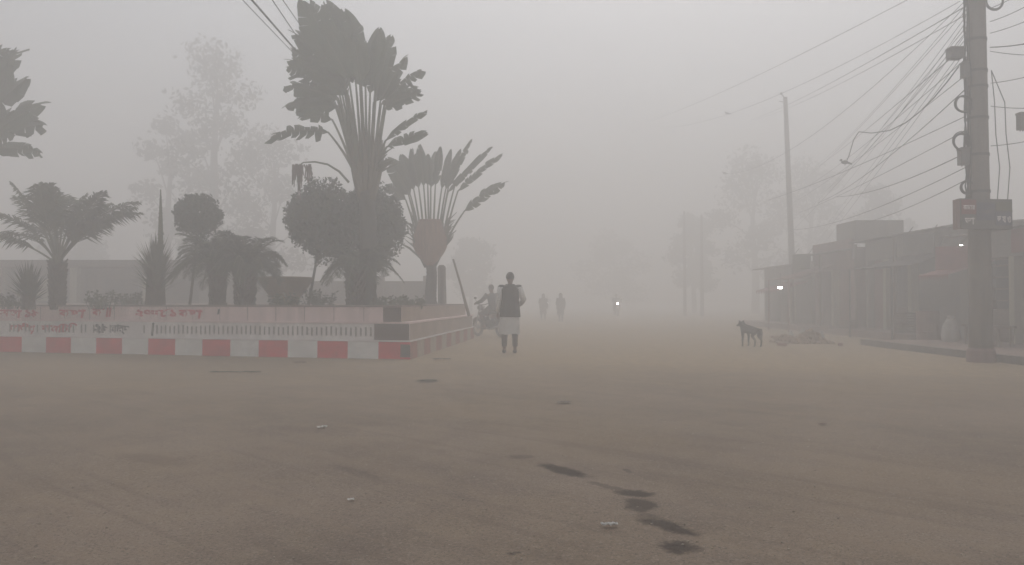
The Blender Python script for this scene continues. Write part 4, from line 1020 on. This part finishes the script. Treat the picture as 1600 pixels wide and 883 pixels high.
    for q in range(9):
        a = PI*(.0+.62*q/8)
        z = math.cos(a)*.105; r_ = math.sin(a)
        ring = []
        for jj in range(20):
            an_ = 2*PI*jj/20; fx = math.cos(an_)*.089*r_; fy = math.sin(an_)*.102*r_
            zz = z
            if fy < -.03 and q > 4: zz = max(z, .018)      # hairline
            ring.append(hc_+Vector((fx, fy, zz))+Vector((0, 0, .004*math.sin(jj*3.1+q))))
        rings.append(ring)
    k.loft(rings[1:]); k.build('cap' if cap else 'hair', M['shawl' if cap else 'hair'], root, smooth=True)
    # trousers: sleeves of cloth round the legs
    for sd__ in 'LR':
        hp, kn, an = V['hp'+sd__], V['kn'+sd__], V['an'+sd__]
        k = MB(); pts = [hp+Vector((0, 0, .06)), hp.lerp(kn, .5), kn, kn.lerp(an, .5), an+(kn-an).normalized()*.04]
        k.tube(pts, [.100, .088, .072, .062, .056], 14); k.build('trouser_leg', M[pants], root, smooth=True)
        k = MB(); toe = an+Vector(j.get('toe'+sd__, (.01, -.17, -.07))); heel = an+Vector((0, .06, -.075)); 
        k.loft([[p+Vector((math.cos(2*PI*q/12)*w_, 0, math.sin(2*PI*q/12)*h_)) for q in range(12)] for p, w_, h_ in ((heel, .03, .025), (heel.lerp(toe, .2)+Vector((0, 0, .01)), .042, .04), (heel.lerp(toe, .6), .048, .032), (toe+Vector((0, -.02, -.0)), .042, .024), (toe+Vector((0, -.045, -.005)), .02, .014))])
        k.build('shoe', M['shoe'], root, smooth=True)
    # upper garment
    pel, spn, cst, nck = V['pel'], V['spn'], V['cst'], V['nck']
    def body_rings(zs, grow, flare=0, lim=None):
        rings = []
        for (p, rx, ry) in zs: rings.append([Vector(q)+Vector((0, 0, 0)) for q in ell(p, rx+grow, ry+grow)])
        return rings
    up = [(spn.lerp(cst, 0), .165, .125), (spn.lerp(cst, .6), .175, .13), (cst, .185, .130), (cst.lerp(nck, .45), .195, .115), (cst.lerp(nck, .72), .125, .090), (nck+Vector((0, 0, -.005)), .072, .07)]
    if not seated:
        lo = []
        n_ = 6
        for q in range(n_+1):
            t = q/n_; z = hem+(spn.z-hem)*t
            if q == n_: continue
            fl = .222-.045*t; lo.append((Vector((.012, .02*(1-t), z)), fl, .155-.025*t))
        k = MB(); rings = []
        for q, (p, rx, ry) in enumerate(lo+up):
            ring = ell(p, rx, ry, 28)
            if q < 5: ring = [v+Vector(((v.x-p.x), (v.y-p.y), 0))*.09*math.sin(i_*1.35*2+q*.3)*(1-q/6) + Vector((0, 0, .012*math.sin(i_*.9) if q == 0 else 0)) for i_, v in enumerate(ring)]
            rings.append(ring)
        k.loft(rings, cap=False); k.build('kurta' if top == 'kurta' else 'shirt', M[top], root, smooth=True)
        vl = [(Vector((0, .008, vest_hem)), .222, .165), (Vector((0, .008, vest_hem+.12)), .212, .158), (Vector((0, 0, spn.z-.06)), .196, .146)]
    else:
        k = MB(); k.loft([ell(p, rx, ry, 24) for p, rx, ry in [(pel+Vector((0, 0, -.06)), .175, .15), (pel+Vector((0, 0, .04)), .17, .14)]+up], cap=False); k.build('shirt', M[top], root, smooth=True)
        vl = None
    for sd__ in 'LR':
        sh, el, wr = V['sh'+sd__], V['el'+sd__], V['wr'+sd__]
        k = MB(); k.tube([sh+Vector((0, 0, .015)), sh.lerp(el, .5), el, el.lerp(wr, .5), wr], [.082, .072, .064, .056, .050], 14); k.build('sleeve', M[top], root, smooth=True)
    if vest and vl:
        k = MB(); k.loft([ell(p, rx, ry, 28) for p, rx, ry in vl+[(p, rx+.022, ry+.02) for p, rx, ry in up[:4]]+[(cst.lerp(nck, .74), .150, .105), (nck+Vector((0, 0, .015)), .088, .085)]], cap=False)
        for sx in (-1, 1): k.ball(V['shL' if sx < 0 else 'shR']+Vector((-sx*.005, 0, .02)), .080, 12, 8, sc=(1, 1, .7))
        k.build('waistcoat', M[vest], root, smooth=True)
    if shawl:
        k = MB(); k.loft([ell(p, rx, ry, 24) for p, rx, ry in [(Vector((0, 0, .72)), .27, .21), (spn, .26, .2), (cst, .25, .18), (cst.lerp(nck, .5), .22, .15), (nck, .11, .11), (V['hm'], .115, .125), (V['ht']+Vector((0, 0, .0)), .09, .10), (V['ht']+Vector((0, 0, .05)), .03, .03)]], cap=False)
        k.build('shawl', M[shawl], root, smooth=True)
    return root
wp = G(797, 552)
person((wp.x, wp.y, .008), PI, 'man walking away in a black waistcoat over a long white kurta, beside the planter', s=1.045,
       J=dict(elR=(.245, .03, 1.10), wrR=(.255, -.03, .87), elL=(-.285, .02, 1.13), wrL=(-.235, -.15, 1.04), hpL=(-.095, 0, .88)))
person((-(800-849)/F*-30 if False else (849-800)/F*46, 46, .008), R(170), 'left of the two ghostly people standing in the fog beyond the walking man', s=.93, vest=None, top='shawl', pants='shirt', group='people far off in the fog', shawl='shawl')
person(((876-800)/F*43, 43, .008), R(200), 'right and darker of the two ghostly people in the fog beyond the walking man', s=.93, vest=None, top='shirt', pants='shirt', group='people far off in the fog', shawl='shawl')

# ------------------------------------------------------------------ motorcycles (forward is -Y)
def motorcycle(loc, rz, label, lit=False):
    root = empty('motorcycle', loc, label, 'motorcycle', 'motorcycles', rz=rz)
    for y in (.64, -.66):
        wh = bpy.data.objects.new('wheel', None); COL.objects.link(wh); wh.parent = root
        k = MB(); k.torus((0, y, .30), .255, .048, 'x', 32, 8); k.build('tyre', M['rubber'], wh, smooth=True)
        k = MB(); k.torus((0, y, .30), .205, .014, 'x', 32, 6); k.tube([(-.05, y, .30), (.05, y, .30)], .05, 12)
        for i in range(6):
            a = 2*PI*i/6; k.tube([(0, y, .30), (0, y+math.cos(a)*.2, .3+math.sin(a)*.2)], .012, 5)
        k.build('rim', M['chrome'], wh)
        k = MB(); pts = [(0, y+math.cos(a)*.325, .3+math.sin(a)*.325) for a in [R(20+14*i) for i in range(11)]]; k.tube(pts, .05, 8, flat=.3); k.build('mudguard', M['bike'], root, smooth=True)
    k = MB()
    for sx in (-.11, .11): k.tube([(sx*.9, -.66, .30), (sx*.8, -.50, .75), (sx*.7, -.42, .98)], [.022, .024, .022], 8)
    k.build('front_fork', M['chrome'], root)
    k = MB(); k.tube([(0, -.42, .9), (0, -.2, .42), (0, .15, .33), (0, .3, .5), (0, -.36, .82)], .03, 8)
    for sx in (-.1, .1): k.tube([(sx, .64, .3), (sx, .1, .36)], .022, 6); k.tube([(sx, .6, .33), (sx, .42, .7)], [.03, .03], 8)
    k.build('frame', M['steel'], root)
    k = MB(); k.ball((0, -.02, .40), .17, 12, 8, sc=(.8, 1.2, .85)); k.tube([(0, -.08, .45), (0, -.16, .62)], [.09, .08], 10); k.build('engine', M['steel'], root, smooth=True)
    k = MB(); k.loft([[Vector((math.cos(2*PI*q/14)*w_, y, .77+math.sin(2*PI*q/14)*h_)) for q in range(14)] for y, w_, h_ in ((-.40, .05, .05), (-.32, .13, .10), (-.15, .15, .12), (.03, .10, .09), (.10, .05, .05))]); k.build('fuel_tank', M['bike'], root, smooth=True)
    k = MB(); k.loft([[Vector((math.cos(2*PI*q/14)*w_, y, z+math.sin(2*PI*q/14)*h_)) for q in range(14)] for y, w_, h_, z in ((.04, .07, .04, .76), (.15, .12, .05, .77), (.45, .13, .05, .79), (.70, .11, .05, .84), (.78, .05, .03, .86))]); k.build('seat', M['rubber'], root, smooth=True)
    k = MB(); k.loft([[Vector((math.cos(2*PI*q/12)*w_, y, .66+math.sin(2*PI*q/12)*h_)) for q in range(12)] for y, w_, h_ in ((.10, .09, .08), (.4, .12, .09), (.72, .09, .06), (.82, .04, .03))]); k.build('side_panel', M['bike'], root, smooth=True)
    k = MB(); k.tube([(-.36, -.28, 1.04), (-.24, -.38, 1.07), (-.08, -.42, 1.02), (.08, -.42, 1.02), (.24, -.38, 1.07), (.36, -.28, 1.04)], .014, 8)
    for sx in (-1, 1): k.tube([(sx*.22, -.38, 1.06), (sx*.30, -.36, 1.2)], .007, 5); k.ball((sx*.31, -.36, 1.24), .05, 10, 6, sc=(1.2, .25, .8))
    k.build('handlebar', M['steel'], root)
    k = MB(); k.ball((0, -.52, .93), .10, 14, 10, sc=(1, .75, 1)); k.build('headlight_shell', M['plastic'], root, smooth=True)
    k = MB(); k.tube([(0, -.585, .93), (0, -.603, .93)], [.085, .07], 16); k.build('headlight', M['head'] if lit else M['chrome'], root)
    k = MB(); k.tube([(.14, -.1, .32), (.15, .2, .25), (.16, .5, .30), (.16, .85, .36)], [.022, .025, .045, .045], 10); k.build('exhaust', M['chrome'], root, smooth=True)
    k = MB(); k.box((-.09, .86, .50), (.09, .88, .60)); k.ball((0, .84, .72), .05, 10, 6, sc=(1.4, .5, .8)); k.build('tail_light', M['signred'], root)
    return root
RJ = dict(pel=(0, .22, .90), spn=(0, .20, 1.06), cst=(0, .15, 1.24), nck=(0, .12, 1.40), hb=(0, .09, 1.46), hm=(0, .075, 1.545), ht=(0, .085, 1.615),
          shL=(-.185, .13, 1.33), elL=(-.30, -.04, 1.14), wrL=(-.32, -.26, 1.08), shR=(.185, .13, 1.33), elR=(.30, -.04, 1.14), wrR=(.32, -.26, 1.08),
          hpL=(-.10, .20, .88), knL=(-.22, -.20, .74), anL=(-.18, -.02, .34), hpR=(.10, .20, .88), knR=(.22, -.20, .74), anR=(.18, -.02, .34))
def rider(loc, rz, label, **kw): return person(loc, rz, label, J=RJ, vest=None, seated=True, top='shirt', pants='trouser', cap=True, **kw)
# stationary bike beyond the planter end: heads away and to the left
bl0 = Vector(((765-800)/F*24.6, 24.6, .008)); hd = math.atan2(-.60, 1.0)       # heading vector (-.6,1)
rzb = math.atan2(1.0, -.75)+PI/2
motorcycle(bl0, rzb, 'dark motorcycle stopped at the far end of the planter, partly hidden by the walking man')
rider(bl0, rzb, 'man in a grey jacket and cap sitting on the motorcycle beside the planter end', s=1.0)
for (px, D, l, l2) in ((963, 58, 'oncoming motorcycle with a lit headlight, faint in the fog at the centre of the road', 'rider of the oncoming motorcycle with the brighter headlight'), (855, 78, 'more distant motorcycle with a dim lit headlight, beyond the walking man', 'rider of the dimmer and more distant motorcycle')):
    p = Vector(((px-800)/F*D, D, .008)); rz_ = R(2); motorcycle(p, rz_, l, True); o = rider(p, rz_, l2)

# ------------------------------------------------------------------ dog
dp = G(1174, 543); dg = empty('dog', (dp.x, dp.y, .008), 'dark thin dog standing on the road left of the rubble heap', 'dog', rz=R(-158)); dg.scale = (1.15, .85, .90)
# local: dog faces -Y
dv = [((0, .26, .50), (.12, .115)), ((0, .08, .47), (.115, .12)), ((0, -.12, .48), (.125, .15)), ((0, -.27, .53), (.085, .11)), ((0, -.38, .58), (.062, .07)), ((0, -.46, .63), (.066, .064)), ((0, -.54, .60), (.046, .042)), ((0, -.62, .575), (.028, .026))]
de = [(0, 1), (1, 2), (2, 3), (3, 4), (4, 5), (5, 6), (6, 7)]
def chain(start, pts):
    prev = start
    for p, r_ in pts: dv.append((p, r_)); de.append((prev, len(dv)-1)); prev = len(dv)-1
for s_ in (-1, 1):
    chain(3, [((s_*.075, -.26, .42), .050), ((s_*.08, -.24, .29), .032), ((s_*.08, -.26, .16), .023), ((s_*.08, -.25, .05), .020), ((s_*.08, -.29, .025), .024)])
    chain(0, [((s_*.075, .27, .42), .065), ((s_*.085, .17, .31), .040), ((s_*.085, .31, .20), .024), ((s_*.085, .29, .06), .020), ((s_*.085, .25, .025), .024)])
    chain(5, [((s_*.048, -.44, .69), .020), ((s_*.065, -.44, .73), .009)])
chain(0, [((0, .38, .50), .034), ((0, .45, .42), .026), ((.02, .48, .32), .020), ((.03, .50, .26), .011)])
skinmesh('body', dv, de, M['dog'], dg)
for s_ in (-1, 1):
    k = MB(); k.ball((s_*.038, -.51, .645), .009, 6, 5); k.build('eye', M['paper'], dg)
k = MB(); k.ball((0, -.645, .580), .017, 8, 6); k.build('nose', M['hair'], dg)

# ------------------------------------------------------------------ litter on the road
LG = 'litter on the road'
def scrap(px, py, w_, d_, rz, m, label, name='paper_scrap', cat='litter', h=.015, seed=1):
    rg = random.Random(seed); p = G(px, py); k = MB(); nx, ny = 7, 4; k0 = len(k.v)
    for i in range(nx+1):
        for j in range(ny+1):
            x = (i/nx-.5)*w_+rg.uniform(-.08, .08)*w_/nx; y = (j/ny-.5)*d_+rg.uniform(-.1, .1)*d_; z = h*(.2+abs(math.sin(i*1.3+j*.9+seed))*.9)
            k.v.append((x, y, z))
    for i in range(nx):
        for j in range(ny):
            a = i*(ny+1)+j; k.f.append((a, a+ny+1, a+ny+2, a+1)); k.m.append(0)
    o = k.build(name, M[m]); o.location = (p.x, p.y, .012); o.rotation_euler = (0, 0, rz)
    return tag(o, label, cat, LG)
scrap(952, 826, .085, .026, .05, 'paper', 'white crumpled paper strip on the road near the dark stains', h=.018)
scrap(503, 671, .09, .05, .5, 'paper', 'small pale scrap on the road left of centre', h=.02, seed=2)
scrap(881, 631, .16, .10, .2, 'shawl', 'thin brownish wrapper on the road ahead of the walking man', h=.015, seed=3)
scrap(367, 583, .80, .09, -.02, 'leafd', 'long dry palm leaf lying on the sand in front of the striped kerb', 'fallen_leaf', h=.02, seed=4)
scrap(690, 563, .35, .12, -.1, 'rubber', 'flat black rag lying by the planter corner', 'black_rag', h=.03, seed=5)
scrap(668, 597, .26, .08, .1, 'leafd', 'dark dry leaf on the sand below the planter corner', 'fallen_leaf', h=.02, seed=6)
scrap(468, 568, .22, .09, .1, 'dead', 'small brown leaf near the middle of the striped kerb', 'fallen_leaf', h=.02, seed=7)
scrap(548, 785, .04, .03, .4, 'paper', 'tiny pale scrap on the lower left of the road', h=.01, seed=8)
scrap(1285, 665, .08, .05, .4, 'dead', 'tiny brown leaf on the right side of the road', 'fallen_leaf', h=.01, seed=9)
k = MB(); rg = random.Random(71)
for i in range(1300):
    D = 3.2+rg.random()**1.6*14; x = rg.uniform(-.75, .75)*D; s_ = rg.uniform(.0015, .0042)*(1+.05*D)
    if D > 14.9-.25*(x+2) and x < -1.5: continue
    Mx = Matrix.Translation((x, D, .010+.018*max(0, noise.noise(Vector((x*.25, D*.25, 0)))))) @ Matrix.Rotation(rg.uniform(0, 3), 4, 'Z')
    k.box((-s_, -s_*.7, 0), (s_, s_*.7, s_*.8), 0, Mx)
tag(k.build('gravel', mat('grit', (.28, .24, .19), .9, .5, 30, 0)), 'fine grit scattered over the dusty road', 'gravel', kind='stuff')

# ------------------------------------------------------------------ haze
k = MB(); k.box((-230, -40, -1.0), (230, 330, HAZE_TOP))
hm_ = bpy.data.materials.new('haze'); hm_.use_nodes = True; n = hm_.node_tree.nodes; n.clear()
pv = n.new('ShaderNodeVolumePrincipled'); o_ = n.new('ShaderNodeOutputMaterial'); hm_.node_tree.links.new(pv.outputs[0], o_.inputs['Volume'])
pv.inputs['Color'].default_value = (.93, .93, .925, 1); pv.inputs['Density'].default_value = HAZE_DENSITY; pv.inputs['Anisotropy'].default_value = .33
hz = k.build('haze', hm_); tag(hz, 'thick pale morning fog filling the whole street', 'haze', kind='stuff')
